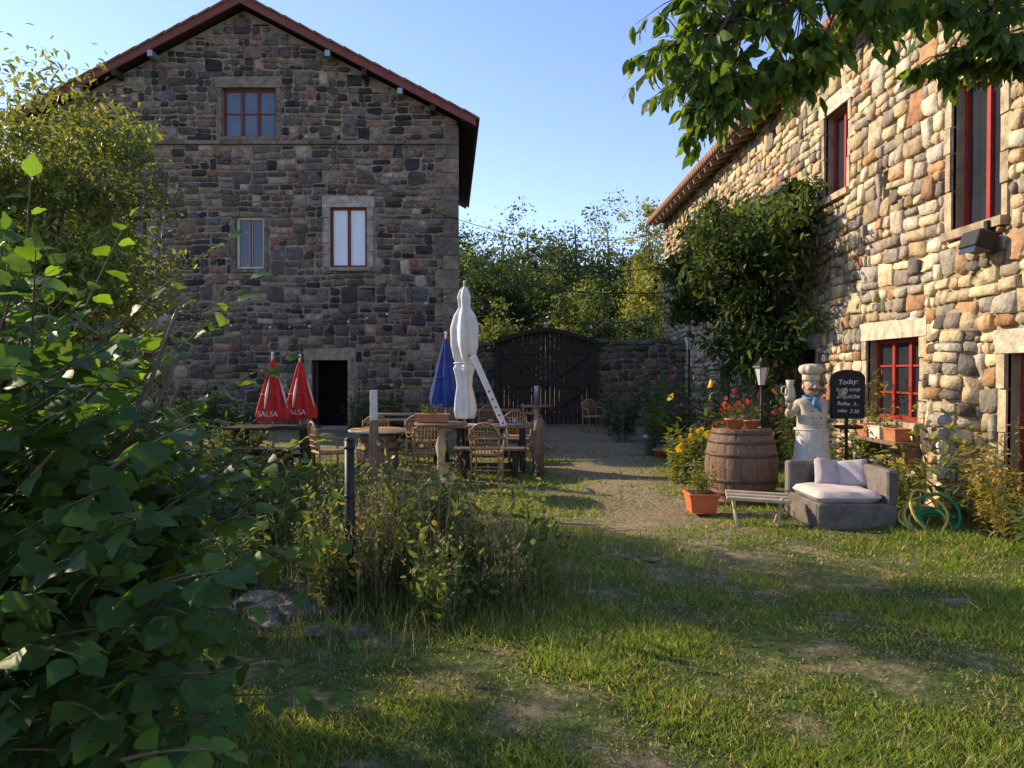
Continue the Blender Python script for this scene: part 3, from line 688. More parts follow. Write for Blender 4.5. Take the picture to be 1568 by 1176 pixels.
def bed():
    rr=random.Random(12); rg=np.random.default_rng(12); e=empty('wild_meadow_patch'); items=[];P=[];D=[];FP=[];HP=[]
    tops=[]
    for _ in range(44):
        a=rr.uniform(0,6.28); q=math.sqrt(rr.random()); tops.append((-.68+.85*q*math.cos(a),5.4+.9*q*math.sin(a),rr.choice((.35,.5,.65,.8,1.0))*(1.1-.35*q),rr.random()))
    for i in range(2300):
        kind=None
        if i%4:
            cx,cy,hh,kind=tops[rr.randrange(44)]; x=cx+rr.gauss(0,.07); y=cy+rr.gauss(0,.07); h=hh*rr.uniform(.5,1.15)
            if rr.random()<.04: h=rr.uniform(.9,1.2)
        else:
            a=rr.uniform(0,6.28); r=math.sqrt(rr.random()); x=-1.35+1.0*r*math.cos(a); y=6.8+1.5*r*math.sin(a); h=rr.uniform(.15,.65)
            if x>-.3: continue
        dry=rr.random()<(.75 if kind and kind>.62 else .25)
        a=rr.uniform(0,6.28); d=(math.cos(a),math.sin(a),0); b=rr.uniform(.0,.40)*h; z=hz(x,y)
        items.append(((x,y,z-.02),d,h,rr.uniform(.0016,.0034),b,(.34,.265,.15) if dry else (.10,.135,.045)))
        for k in range(9 if not dry else 1):
            t=rr.uniform(.05,.92)**1.1; P.append((x+d[0]*b*t*t,y+d[1]*b*t*t,z+h*t*.95)); v=rdir(1,rg)[0]; D.append((v[0],v[1],abs(v[2])*1.2))
        if dry:
            for k in range(8):
                t=rr.uniform(.72,1.0); HP.append((x+d[0]*b*t*t+rr.gauss(0,.006),y+d[1]*b*t*t+rr.gauss(0,.006),z+h*t*.97))
        elif rr.random()<.14: FP.append((x+d[0]*b,y+d[1]*b,z+h*.96))
    ribbons('stalks',items,M['dry'],e); n=len(P)
    leaves('foliage',np.array(P),np.array(D),rdir(n,rg),.035+.06*rg.random(n),lcol(n,(.075,.115,.038),.4,.5,rg),M['leaf'],LL,e)
    n=len(HP); leaves('seed_heads',np.array(HP),rdir(n,rg)+np.array([[0,0,1.5]]),rdir(n,rg),.012+.015*rg.random(n),lcol(n,(.36,.27,.15),.35,.2,rg),M['dry'],LQ,e)
    n=len(FP); leaves('blossoms',np.array(FP),rdir(n,rg),rdir(n,rg)+np.array([[0,-1,1]]),.024+.02*rg.random(n),lcol(n,(.65,.50,.06),.2,.0,rg),M['flower'],LF,e)
    items=[]
    for i in range(6500):
        a=rr.uniform(0,6.28); r=rr.uniform(.45,1.35); x=-.85+1.1*r*math.cos(a); y=5.6+1.2*r*math.sin(a)
        h=rr.uniform(.07,.26)*(1.45-.6*r); d=(math.cos(a*3+i),math.sin(a*3+i),0); c=(.32,.25,.13) if rr.random()<.3 else (.085,.135,.04); v=rr.uniform(.7,1.2)
        items.append(((x,y,hz(x,y)-.01),d,h,rr.uniform(.002,.004),h*rr.uniform(.1,.8),tuple(q*v for q in c)))
    ribbons('long_grass',items,M['grass'],e)
bed()
def rock(g,c,s,r):
    vs=[];fs=[];seg=8;rings=5; ph=r.uniform(0,6)
    for i in range(rings+1):
        p=math.pi*min(max(i/rings,.03),.97)
        for j in range(seg):
            a=6.283*j/seg+ph; k=r.uniform(.82,1.15)
            vs.append((c[0]+s[0]*k*math.sin(p)*math.cos(a),c[1]+s[1]*k*math.sin(p)*math.sin(a),c[2]-s[2]*k*math.cos(p)))
    for i in range(rings):
        for j in range(seg): fs.append((i*seg+j,i*seg+(j+1)%seg,(i+1)*seg+(j+1)%seg,(i+1)*seg+j))
    fs.append(tuple(range(seg-1,-1,-1)));fs.append(tuple(range(rings*seg,rings*seg+seg)))
    t=r.uniform(.6,1.2); g.cur=(.24*t,.20*t,.165*t); g.add(vs,fs,'stone'); g.cur=(1,1,1)
def rocks():
    r=random.Random(5); g=Geo()
    for i in range(13):
        a=2.4+2.4*i/13; x=-.85+ .98*math.cos(a)+r.uniform(-.08,.08); y=5.4+.9*math.sin(a)+r.uniform(-.06,.06)
        s=r.uniform(.05,.11); rock(g,(x,y,.0),(s*1.3,s,s*.5),r)
    for x,y,s in((-1.70,5.05,.17),(-1.38,4.9,.17),(-1.85,5.6,.15),(-1.6,5.45,.13)): rock(g,(x,y,.01),(s*1.5,s,s*.5),r)
    for k in range(16):
        x=r.uniform(-2.4,-1.5);y=r.uniform(5.5,8.2); s=r.uniform(.05,.11); rock(g,(x,y,.0),(s,s,s*.6),r)
    g.build('rockery_stones')
    g=Geo()
    for x,y,s in((.08,3.62,.07),(.78,4.95,.05),(3.1,5.1,.10),(1.2,6.3,.06)): rock(g,(x,y,.0),(s*1.3,s,s*.25),r)
    g.build('ground_stones')
rocks()
sp=[(-9.5,19.4,1.1,.9,26,G2),(-8.2,19.6,1.4,.8,26,G2),(-7.2,19.8,.9,.6,18,G1),(-4.2,20.2,1.1,.5,14,G1),(-3.4,20.2,1.3,.6,18,G2),(-2.5,20.4,.9,.5,14,G1),(-5.0,13.5,.8,.7,22,G2),(-4.8,11.0,.8,.8,24,G2),(-3.6,9.3,.8,.8,26,G2),(-3.1,7.6,.8,.8,30,G2),(-2.5,6.6,.65,.6,22,G2),(-2.1,8.3,.6,.6,16,G1),(-2.3,5.3,.55,.6,22,G1)]
for i,(x,y,h,s,n,c) in enumerate(sp): plant('shrub',x,y,h,s,n*2,.11,c,100+i,flower=(.6,.4,.05) if i in(4,5) else None,nf=5,fs=.05,per=22)
sp=[(2.6,17.5,1.5,.6,30,G2,(.5,.06,.15)),(3.4,16.5,1.7,.7,34,G2,(.55,.08,.2)),(3.3,14.6,1.4,.6,30,G1,(.45,.05,.25)),(4.2,18.5,1.6,.7,30,G2,(.6,.5,.4)),(2.75,11.6,.8,.45,18,G1,(.65,.45,.03)),(3.6,11.8,1.2,.5,26,G2,(.6,.04,.03)),(4.3,11.0,1.2,.5,22,G2,(.55,.1,.1)),(2.4,10.4,.8,.25,9,G3,(.7,.5,.03)),(4.7,10.2,1.0,.4,14,G1,None),(4.65,12.6,1.6,.6,24,G2,(.6,.04,.05)),(3.9,13.0,1.5,.6,24,G2,(.55,.1,.2)),(4.4,15.5,2.0,.7,30,G2,(.55,.1,.2))]
for i,(x,y,h,s,n,c,f) in enumerate(sp): plant('rose_bush' if i<4 else 'flowering_plant',x,y,h,s,n*2,.10,c,200+i,flower=f,nf=8 if i!=4 else 4,fs=.035,per=20)
plant('sunflower',2.45,10.2,1.35,.35,7,.14,G1,300,flower=(.75,.50,.02),nf=6,fs=.055,per=12)
plant('goldenrod',4.75,6.95,1.15,.55,60,.07,(.22,.20,.06),301,flower=(.5,.35,.04),nf=10,fs=.02,per=26)
plant('hollyhock',4.45,8.0,1.15,.45,16,.15,G3,302,flower=(.6,.45,.05),nf=5,fs=.025,per=10)
plant('hollyhock',4.75,7.5,.9,.4,22,.11,G1,303,per=12)
plant('hollyhock',4.9,9.3,.55,.4,18,.10,G1,304,per=12)
plant('nettle_clump',4.7,6.2,.6,.6,50,.08,G1,305,per=14)
# ------------------------------------------------------------------ furniture
def barrel(g,c,rm,h,top=True):
    n=12; prof=[(rm*(.80+.20*math.sin(math.pi*i/n)),h*i/n) for i in range(n+1)]
    def fl(a,z): k=(a*22/6.283)%1; return 1-.012*(1 if k<.09 else 0)
    g.lathe(c,prof,'oak',88,fl,smooth=False)
    for z in(.04,.16,.33,.67,.84,.96):
        r0=rm*(.80+.20*math.sin(math.pi*z))+.004; g.lathe((c[0],c[1],c[2]+h*z-.022),[(r0,0),(r0+.004,.003),(r0+.004,.041),(r0,.044)],'hoop',44)
    g.lathe((c[0],c[1],c[2]+h),[(rm*.80,-.01),(rm*.80,.012),(rm*.76,.014),(rm*.755,-.012)],'oak',44)
def pot(g,c,r,h,mat='terra',soil='darkwood'):
    g.lathe(c,[(r*.72,0),(r*.95,h*.8),(r*1.06,h*.8),(r*1.08,h),(r*.95,h),(r*.93,h*.86)],mat,20)
    g.lathe((c[0],c[1],c[2]+h*.85),[(r*.94,-.01),(r*.93,0)],soil,20)
g=Geo(); barrel(g,(2.84,9.15,0),.44,.90); g.build('oak_barrel')
g=Geo(); pot(g,(2.72,9.05,.91),.11,.13); pot(g,(2.98,9.2,.91),.10,.10,'terra'); pot(g,(2.85,9.35,.91),.08,.14,'steel'); g.build('flower_pots')
plant('geranium',2.74,9.07,.22,.16,14,.05,G1,310,flower=(.65,.05,.05),nf=5,fs=.03,z0=1.02,per=10)
plant('potted_herb',2.98,9.2,.18,.12,10,.04,G2,311,z0=1.0,per=10)
g=Geo()
g.box((2.18,8.5,.10),(.27,.27,.2),'orangepot',taper=1.22,bev=0); g.box((2.18,8.5,.205),(.36,.36,.03),'orangepot',bev=.008); g.box((2.18,8.5,.222),(.29,.29,.006),'darkwood'); g.build('orange_planter')
plant('potted_grass',2.18,8.5,.5,.22,26,.06,G3,312,z0=.2,per=10)
def cans():
    for x,y,r_,h,m in((2.62,14.0,.13,.42,'steel'),(2.95,13.6,.12,.34,'steel'),(2.7,13.4,.14,.22,'terra'),(3.25,13.2,.16,.28,'metalblk')):
        g=Geo(); pot(g,(x,y,0),r_,h,m); g.tube([(x-r_,y,h),(x-r_*.6,y,h+.12),(x+r_*.6,y,h+.12),(x+r_,y,h)],.006,'metalblk',5); g.build('garden_bucket'); 
cans()
plant('potted_plant',2.7,13.8,.7,.35,26,.09,G1,320,z0=.3,per=14)
g=Geo(); bx,by=2.56,7.72
g.X=Matrix.Translation((bx,by,0))@Matrix.Rotation(rad(-12),4,'Z')
for k in(-1,0,1): g.box((0,k*.085,.30+.02*k),(.62,.075,.035),'palewood',rot=(0,.03,0),bev=.006)
for s in(-1,1):
    g.tube([(s*.2,-.13,0),(s*.24,.11,.30)],.018,'palewood',7); g.tube([(s*.2,.13,0),(s*.24,-.11,.30)],.018,'palewood',7)
g.tube([(-.2,0,.14),(.2,0,.14)],.012,'palewood',6); g.build('rustic_bench')
def sofa():
    e=empty('wicker_sofa'); x0,x1,y0,y1=3.06,3.86,7.38,8.28
    g=Geo()
    g.box(((x0+x1)/2,(y0+y1)/2,.15),(x1-x0,y1-y0,.26),'wicker',bev=.02)
    g.box(((x0+x1)/2,y1-.05,.44),(x1-x0,.12,.36),'wicker',bev=.02); g.box((x1-.045,(y0+y1)/2-.06,.44),(.11,y1-y0-.13,.36),'wicker',bev=.02)
    for i in range(13):
        z=.04+i*.019
        g.box(((x0+x1)/2,y0-.003,z),(x1-x0-.05,.012,.011),'wicker'); g.box((x0-.003,(y0+y1)/2,z),(.012,y1-y0-.05,.011),'wicker')
    for i in range(16): g.box(((x0+x1)/2-.05,y1-.115,.29+i*.02),(x1-x0-.15,.012,.011),'wicker')
    for i in range(16): g.box((x1-.045,y0-.003,.29+i*.02),(.10,.012,.011),'wicker')
    for x in(x0+.05,x1-.05):
        for y in(y0+.05,y1-.05): g.box((x,y,.01),(.05,.05,.03),'metalblk')
    g.build('wicker_frame',e)
    def cushion(nm,c,d,rot,mat,p=.34):
        V=[];F=[];n=14; E=Euler(rot).to_matrix()
        for s in(1,-1):
            for i in range(n+1):
                for j in range(n+1):
                    a=i/n*2-1;b=j/n*2-1; k=max(0,(1-a**6)*(1-b**6))**p
                    sc=1-.05*(abs(a*b)) 
                    pin=1-.06*(1-abs(b)**2)*abs(a)**4-.0
                    v=E@Vector((a*d[0]/2*sc*pin,b*d[1]/2*sc*(1-.06*(1-a*a)*abs(b)**4),s*d[2]/2*k+.007*math.sin(a*7+b*5)*k)); V.append(tuple(Vector(c)+v))
        o=(n+1)**2
        for q in(0,o):
            for i in range(n):
                for j in range(n): a=q+i*(n+1)+j; F.append((a,a+1,a+n+2,a+n+1))
        me=bpy.data.meshes.new(nm); me.from_pydata(V,[],F); me.materials.append(M[mat]); me.polygons.foreach_set('use_smooth',[True]*len(F))
        link(bpy.data.objects.new(nm,me),e)
    cushion('seat_cushion',(x0+.345,(y0+y1)/2-.06,.335),(.71,.78,.13),(0,0,0),'cushion')
    cushion('pillow_1',(x0+.40,y1-.22,.50),(.34,.34,.14),(rad(68),rad(10),rad(8)),'pillow',.5)
    cushion('pillow_2',(x0+.62,y1-.30,.50),(.34,.34,.15),(rad(66),rad(-8),rad(-24)),'pillow',.5)
sofa()
def umbrella(name,x,y,zb,zt,rmax,mat,prof,stripe=None,base=0,nf=8,lean=(0,0)):
    g=Geo(); H=zt-zb
    g.X=Matrix.Translation((x,y,0))@Matrix.Rotation(lean[0],4,'X')@Matrix.Rotation(lean[1],4,'Y')
    def fl(a,z): return 1+.20*math.cos(nf*a+z*1.3)+.08*math.cos(3*a+z*4)+.05*math.sin(2*a+z*9)
    pr=[]
    for (t0,r0),(t1,r1) in zip(prof[:-1],prof[1:]):
        for k in range(3): q=k/3; pr.append(((r0+(r1-r0)*q)*rmax,(t0+(t1-t0)*q)*H))
    pr.append((prof[-1][1]*rmax,prof[-1][0]*H))
    g.lathe((0,0,zb),pr,mat,64,fl)
    g.tube([(0,0,base),(0,0,zt+.06)],.02,'palewood',8); g.ell((0,0,zt+.07),(.025,.025,.035),'whitepaint',8,6)
    g.tube([(math.cos(a)*rmax*.82,math.sin(a)*rmax*.82,zb+H*.42) for a in[6.283*i/20 for i in range(21)]],.012,mat,5,cap=False)
    g.lathe((0,0,base),[(.22,0),(.22,.05),(.06,.08),(.04,.2)],'metalblk',20)
    return g.build(name)
PW=[(0,.62),(.06,.72),(.16,.66),(.25,.52),(.33,.60),(.38,.72),(.42,.55),(.46,.78),(.55,1.0),(.68,.95),(.78,.72),(.84,.40),(.92,.46),(.97,.3),(1,.08)]
umbrella('white_parasol',-.80,12.5,.82,3.05,.22,'white',PW,nf=5)
PB=[(0,.95),(.1,1.0),(.3,.85),(.5,.62),(.7,.4),(.88,.22),(1,.05)]
umbrella('blue_parasol',-1.16,13,1.0,2.22,.25,'blue',PB)
def redpar(x,y,sc,yaw):
    o=umbrella('red_parasol',x,y,.82,1.83*sc,.23,'red',PB)
    cu=bpy.data.curves.new('lettering','FONT'); cu.body='SALSA'; cu.size=.12; cu.align_x='CENTER'; cu.extrude=.002; cu.materials.append(M['whitepaint'])
    t=bpy.data.objects.new('lettering',cu); t.location=(x,y-.275,.90); t.rotation_euler=(rad(80),0,yaw); link(t,o)
    g=Geo(); g.X=Matrix.Translation((x,y,0))
    for a in(-1.75,-.3,2.5):
        g.tube([(math.cos(a)*.262*1.02,math.sin(a)*.262*1.02,1.02),(math.cos(a)*.20,math.sin(a)*.20,1.25),(math.cos(a)*.12,math.sin(a)*.12,1.5)],[.012,.025,.006],'whitepaint',5)
    g.build('white_panels',o)
redpar(-3.88,12,1.0,0); redpar(-3.58,12.5,.99,.1)
g=Geo(); p0=Vector((-.62,12.1,1.86));p1=Vector((-.12,11.9,.72)); L=(p1-p0).length
ang=math.atan2(p1.z-p0.z,p1.x-p0.x); g.box((p0+p1)/2,(L,.05,.1),'white',rot=(0,-ang,0),bev=.01)
for i in range(9):
    q=p0.lerp(p1,(i+.5)/9); g.box((q.x,q.y-.03,q.z),(.03,.012,.03),'redbrown',rot=(0,-ang,0))
g.tube([p1,(p1.x+.12,p1.y,.0)],.02,'steel',6); g.tube([p0,(-.8,12.5,1.9)],.015,'steel',6); g.build('parasol_strut')
def round_table(name,x,y,z,r,ped,topm,rim=None):
    g=Geo(); g.lathe((x,y,z-.035),[(r*.96,0),(r,.008),(r,.03),(r*.985,.036)],topm,40)
    if rim: g.lathe((x,y,z-.04),[(r+.002,0),(r+.012,.003),(r+.012,.033),(r+.002,.036)],rim,40)
    if ped=='turned': 
        g.lathe((x,y,0),[(.05,.1),(.06,.25),(.05,.45),(.075,.6),(.04,.75),(.09,z-.04)],'palewood',16)
        for a in(.4,1.97,3.54,5.11): g.tube([(x,y,.22),(x+.16*math.cos(a),y+.16*math.sin(a),.14),(x+.3*math.cos(a),y+.3*math.sin(a),.015)],[.04,.035,.025],'palewood',6)
    else: barrel(g,(x,y,0),.31,z-.05)
    return g.build(name)
round_table('barrel_table',-2.0,11.0,.76,.42,'b','orange_top','whitepaint')
round_table('pedestal_table',-.96,10.0,.92,.36,'turned','wood')
round_table('standing_table',.50,15,.93,.33,'turned','wood')
g=Geo(); g.lathe((.5,15,.93),[(.055,0),(.055,.38),(.05,.4)],'steel',16); g.build('metal_ashtray_tube')
g=Geo(); g.box((-1.08,10,.98),(.42,.18,.1),'terra',taper=1.1); g.box((-1.08,10,1.03),(.47,.21,.02),'terra'); g.build('terracotta_planter')
plant('potted_succulent',-1.08,10,.16,.2,16,.04,G1,330,z0=1.03,per=8)
def longtable(name,x0,x1,y,z,d,m,legm):
    g=Geo()
    for k in range(4): g.box(((x0+x1)/2,y-d/2+d*(k+.5)/4,z-.02),(x1-x0,d/4-.012,.04),m,bev=.006)
    for x in(x0+.15,x1-.15):
        g.box((x,y,(z-.04)/2),(.1,d*.8,z-.04),legm,bev=.01)
    g.box(((x0+x1)/2,y,z*.35),(x1-x0-.3,.05,.1),legm); return g.build(name)
longtable('garden_table',-1.0,.32,12.2,.74,.75,'wood','darkwood')
longtable('garden_bench',-.9,.2,11.4,.44,.3,'wood','darkwood')
longtable('garden_bench',-.9,.3,13.0,.44,.3,'wood','darkwood')
longtable('picnic_table',-4.6,-3.2,12.1,.72,.75,'darkwood','darkwood'); longtable('garden_bench',-4.5,-3.3,11.4,.43,.28,'darkwood','darkwood')
longtable('garden_bench',-2.9,-1.2,14.8,.45,.3,'wood','darkwood')
longtable('garden_table',-2.9,-1.4,15.4,.75,.7,'wood','darkwood')
longtable('garden_table',-2.6,-1.2,13.4,.75,.7,'darkwood','darkwood')
longtable('garden_table',-1.2,.2,17.0,.75,.7,'wood','darkwood')
g=Geo(); r=random.Random(6)
for i in range(6): g.box((-.8+i*.17,12.15+r.uniform(-.15,.15),.748+i*.001),(.21,.15,.004),'white' if i%2 else 'palewood',rot=(0,0,r.uniform(-1,1)))
g.lathe((.05,12.1,.745),[(.035,0),(.045,.1),(.04,.1)],'steel',12); g.lathe((-.35,12.3,.745),[(.05,0),(.06,.07),(.05,.075)],'terra',12); g.build('menus_and_cups')
g=Geo(); 
g.tube([(.42,11.8,0),(.41,11.8,.4),(.44,11.8,.75),(.42,11.8,.88)],[.10,.09,.10,.07],'wood',9); g.build('carved_wooden_post')
g=Geo(); g.tube([(-1.1,5.0,0),(-1.1,5.0,1.14)],.033,'metalblk',10); g.ell((-1.1,5.0,1.145),(.036,.036,.018),'metalblk',10,6)
for z in(.35,.75,1.08): g.lathe((-1.1,5.0,z),[(.034,0),(.039,.004),(.039,.02),(.034,.024)],'metalblk',12)
g.build('black_metal_post')
g=Geo(); g.box((-1.72,9.2,.5),(.10,.10,1.0),'wood',bev=.01); g.box((-1.72,9.2,1.19),(.085,.085,.38),'whitepaint',bev=.012); g.build('white_topped_post')
def rattan_chair(x,y,yaw,s=1):
    g=Geo(); g.X=Matrix.Translation((x,y,0))@Matrix.Rotation(yaw,4,'Z')@Matrix.Scale(s,4)
    g.box((0,0,.43),(.44,.42,.05),'rattan',bev=.018)
    for sx in(-.2,.2):
        g.tube([(sx,-.19,0),(sx,-.19,.43),(sx*1.15,-.16,.62)],.016,'rattan',6); g.tube([(sx,.2,0),(sx,.19,.43),(sx*1.05,.25,.8)],.016,'rattan',6)
        g.tube([(sx*1.15,-.17,.62),(sx*1.25,0,.65),(sx*1.1,.22,.68)],.018,'rattan',6)
    arc=[(.22*math.cos(a)*1.0,.24+.02*math.sin(a),.66+.22*math.sin(a)) for a in[math.pi*i/10 for i in range(11)]]
    g.tube(arc,.018,'rattan',6)
    for i in range(9):
        xx=-.19+i*.0475; zt=.66+.22*math.sqrt(max(0,1-(xx/.22)**2)); g.tube([(xx,.2,.46),(xx,.24,zt)],.010,'rattan',5)
    for z in(.52,.6,.68,.76): 
        w=.21 if z<.66 else .21*math.sqrt(max(0,1-((z-.66)/.23)**2)); g.tube([(-w,.225,z),(w,.225,z)],.010,'rattan',5)
    g.tube([(-.2,-.19,.2),(.2,-.19,.2),(.2,.2,.2),(-.2,.2,.2),(-.2,-.19,.2)],.010,'rattan',5)
    g.build('rattan_chair')
for x,y,a in((-.36,10.7,172),(-1.25,10.9,190),(2.15,19.6,20),(-4.4,8.6,60),(.1,13.5,10),(-2.7,10.9,120),(-2.3,12.6,185),(-1.5,12.5,160),(-.6,16.4,200),(.5,16.9,90)): rattan_chair(x,y,rad(a))
def lantern(x,y,z):
    g=Geo(); g.tube([(x,y,0),(x,y,z-.22)],[.035,.025],'metalblk',8)
    g.lathe((x,y,z-.22),[(.06,0),(.12,.28),(.10,.28)],'lampglass',6,smooth=False); g.lathe((x,y,z+.06),[(.15,0),(.14,.02),(.05,.1),(.02,.15)],'metalblk',6,smooth=False)
    for k in range(6):
        a=6.283*k/6; g.tube([(x+.062*math.cos(a),y+.062*math.sin(a),z-.22),(x+.122*math.cos(a),y+.122*math.sin(a),z+.06)],.007,'metalblk',4)
    g.lathe((x,y,0),[(.1,0),(.09,.08),(.04,.14)],'metalblk',12); g.build('garden_lantern')
lantern(4.07,17,2.35); lantern(3.95,11.7,1.62)
g=Geo()
def loops(n,mat,cx,cy,seed,big):
    pts=[]; m=n*22
    for i in range(m):
        k=i/22; a=6.283*k; tilt=.25+.9*(0.5+.5*math.sin(k*2.1+seed)); R_=big*(1+.12*math.sin(k*3.3)); yaw=.5*math.sin(k*1.3+seed)
        lx=R_*math.cos(a); ly=R_*math.sin(a)*math.cos(tilt); lz=R_*math.sin(a)*math.sin(tilt)+R_*math.sin(tilt)
        pts.append((cx+lx*math.cos(yaw)-ly*math.sin(yaw)+.03*math.sin(k),cy+lx*math.sin(yaw)+ly*math.cos(yaw),.02+lz))
    g.tube(pts,.015,mat,7); return pts
pa=loops(5,'hosey',4.12,7.35,1,.20); pb=loops(4,'hoseg',4.2,7.3,3,.18)
g.tube([pb[-1],(4.5,7.2,.05),(4.8,7.1,.03),(5.0,6.8,.03)],.013,'hoseg',7); g.build('garden_hose')
g=Geo(); g.box((4.95,9.8,.70),(.36,1.2,.05),'wood',bev=.01)
for y in(9.3,10.3): g.box((5.03,y,.56),(.2,.05,.24),'wood')
g.build('wall_shelf')
for y,m in((9.45,'terra'),(9.85,'whitepaint'),(10.2,'terra')):
    g=Geo(); g.box((4.92,y,.80),(.18,.28,.15),m,taper=1.12); g.box((4.92,y,.878),(.22,.33,.02),m,bev=.006); g.build('window_planter')
plant('potted_succulent',4.92,9.85,.35,.2,14,.07,G3,340,z0=.85,per=8); plant('potted_succulent',4.92,10.4,.75,.3,12,.07,G3,341,z0=.85,per=12)
# ------------------------------------------------------------------ chef statue
def skin(name,verts,edges,rads,mat,parent,loc,lvl=2):
    me=bpy.data.meshes.new(name); me.from_pydata([tuple(v) for v in verts],edges,[]); o=bpy.data.objects.new(name,me); o.location=loc; link(o,parent)
    m=o.modifiers.new('Skin','SKIN'); m.use_smooth_shade=True
    sv=me.skin_vertices[0].data
    for i,r_ in enumerate(rads): sv[i].radius=(r_,r_) if not isinstance(r_,tuple) else r_
    sv[0].use_root=True
    s=o.modifiers.new('Sub','SUBSURF'); s.levels=lvl; s.render_levels=lvl
    me.materials.append(M[mat]); return o
def chef():
    e=empty('chef_statue'); L=(3.62,8.95,0)
    V=[(0,0,.80),(0,-.02,.95),(0,-.03,1.08),(0,0,1.20),(0,0,1.30), (-.15,0,1.21),(-.27,.0,1.07),(-.30,-.10,1.16), (.15,0,1.21),(.27,.02,1.12),(.31,-.08,1.28), (-.09,0,.70),(-.10,0,.42),(-.10,.0,.12),(.09,0,.70),(.10,0,.42),(.10,0,.12)]
    E=[(0,1),(1,2),(2,3),(3,4),(3,5),(5,6),(6,7),(3,8),(8,9),(9,10),(0,11),(11,12),(12,13),(0,14),(14,15),(15,16)]
    Rr=[.16,(.18,.18),(.185,.17),(.15,.12),.06,.075,.058,.042,.075,.058,.042,.1,.075,.055,.1,.075,.055]
    skin('body',V,E,Rr,'chefwhite',e,L)
    g=Geo(); g.X=Matrix.Translation(L)
    g.ell((0,-.01,1.43),(.092,.105,.12),'skin',20,14); g.ell((0,-.03,1.375),(.07,.08,.055),'skin',16,10)
    g.ell((0,-.125,1.425),(.018,.028,.022),'skin',10,8); g.ell((-.095,0,1.425),(.015,.025,.033),'skin',10,8); g.ell((.095,0,1.425),(.015,.025,.033),'skin',10,8)
    for s in(-1,1):
        g.ell((s*.036,-.10,1.452),(.012,.009,.008),'white',8,6); g.ell((s*.036,-.107,1.452),(.005,.004,.006),'hair',8,6)
        g.tube([(s*.018,-.108,1.478),(s*.04,-.107,1.487),(s*.06,-.094,1.478)],[.003,.005,.002],'hair',6)
        g.tube([(s*.004,-.118,1.398),(s*.03,-.117,1.398),(s*.055,-.10,1.392),(s*.072,-.088,1.408)],[.006,.010,.007,.003],'hair',7)
        g.ell((s*.055,-.085,1.41),(.028,.02,.024),'skin',10,8)
    g.tube([(-.025,-.106,1.375),(0,-.112,1.37),(.025,-.106,1.375)],[.004,.006,.004],'redbrown',6)
    g.ell((0,.03,1.45),(.097,.095,.105),'hair',18,12)
    g.lathe((0,0,1.50),[(.098,0),(.102,.01),(.102,.07),(.098,.075)],'chefwhite',32)
    g.lathe((0,0,1.57),[(.098,0),(.13,.03),(.142,.07),(.125,.11),(.07,.13),(.01,.135)],'chefwhite',48,lambda a,z:1+.05*math.cos(9*a)+.02*math.cos(4*a))
    g.tube([(.085*math.cos(a),.085*math.sin(a)-.005,1.295+.018*math.sin(a)) for a in[6.283*i/16 for i in range(17)]],.022,'scarf',8,cap=False)
    g.tube([(0,-.10,1.28),(.02,-.15,1.22),(.045,-.165,1.15)],[.022,.032,.012],'scarf',7); g.tube([(0,-.10,1.28),(-.02,-.15,1.23),(-.03,-.16,1.19)],[.018,.026,.01],'scarf',7)
    for s in(-.05,.05):
        for z in(.98,1.06,1.14): g.ell((s,-.178+.12*abs(z-1.04),z),(.01,.01,.01),'hair',8,6)
    vs=[];fs=[]; n=20
    prof=[(.92,.185,-.02),(.86,.19,-.02),(.75,.20,-.015),(.62,.215,-.01),(.5,.23,0)]
    for z,r_,oy in prof:
        for i in range(n+1):
            a=math.pi+math.pi*i/n; k=1+.045*math.sin(i*1.9)*(1-z)*1.6
            vs.append((r_*k*math.cos(a)*1.0,oy+r_*k*math.sin(a),z))
    for i in range(len(prof)-1):
        for j in range(n): a=i*(n+1)+j; fs.append((a,a+1,a+n+2,a+n+1))
    g.add(vs,fs,'apron',True)
    g.tube([(.188*math.cos(a),.18*math.sin(a)-.015,.915) for a in[6.283*i/20 for i in range(21)]],.016,'apron',6,cap=False)
    for s in(-1,1): g.ell((s*.10,-.06,.05),(.055,.13,.05),'hair',14,8)
    g.box((0,-.02,.01),(.42,.42,.03),'mortar_dark',bev=.01)
    def hand(c,ax,up,side):
        c=Vector(c);ax=Vector(ax).normalized();side=Vector(side).normalized(); nrm=ax.cross(side)
        g.tube([c-ax*.03,c,c+ax*.04,c+ax*.055],[.026,.033,.034,.028],'skin',10)
        for k,l in zip((-1.5,-.5,.5,1.5),(.045,.055,.058,.042)):
            b=c+ax*.045+side*k*.017; g.tube([b,b+ax*l*.5+nrm*.008,b+ax*l*.6+nrm*.034,b+ax*l*.35+nrm*.05],[.009,.0088,.008,.006],'skin',7)
        b=c+side*-.03; g.tube([b,b-side*.018+ax*.02+nrm*.01,b-side*.01+ax*.04+nrm*.035],[.011,.010,.007],'skin',7)
    hand((-.31,-.15,1.20),(-.05,-.5,.6),None,(1,0,0)); hand((.32,-.13,1.33),(.25,-.45,.6),None,(1,0,0))
    g.lathe((-.33,-.20,1.26),[(.045,0),(.06,.05),(.055,.13),(.035,.19),(.05,.25),(.042,.25)],'chefwhite',18)
    g.tube([(-.385,-.20,1.44),(-.43,-.20,1.42),(-.43,-.20,1.36),(-.39,-.20,1.33)],.009,'chefwhite',6)
    g.build('head_hat_apron',e)
    b=Geo(); b.X=Matrix.Translation((4.02,8.86,0))@Matrix.Rotation(rad(-6),4,'Z')
    n=16; w,h=.185,.27; out=[(-w,-h),(w,-h)]+[(w*math.cos(a),h*.72+h*.33*math.sin(a)) for a in [math.pi*i/n for i in range(n+1)]]
    k=len(out)
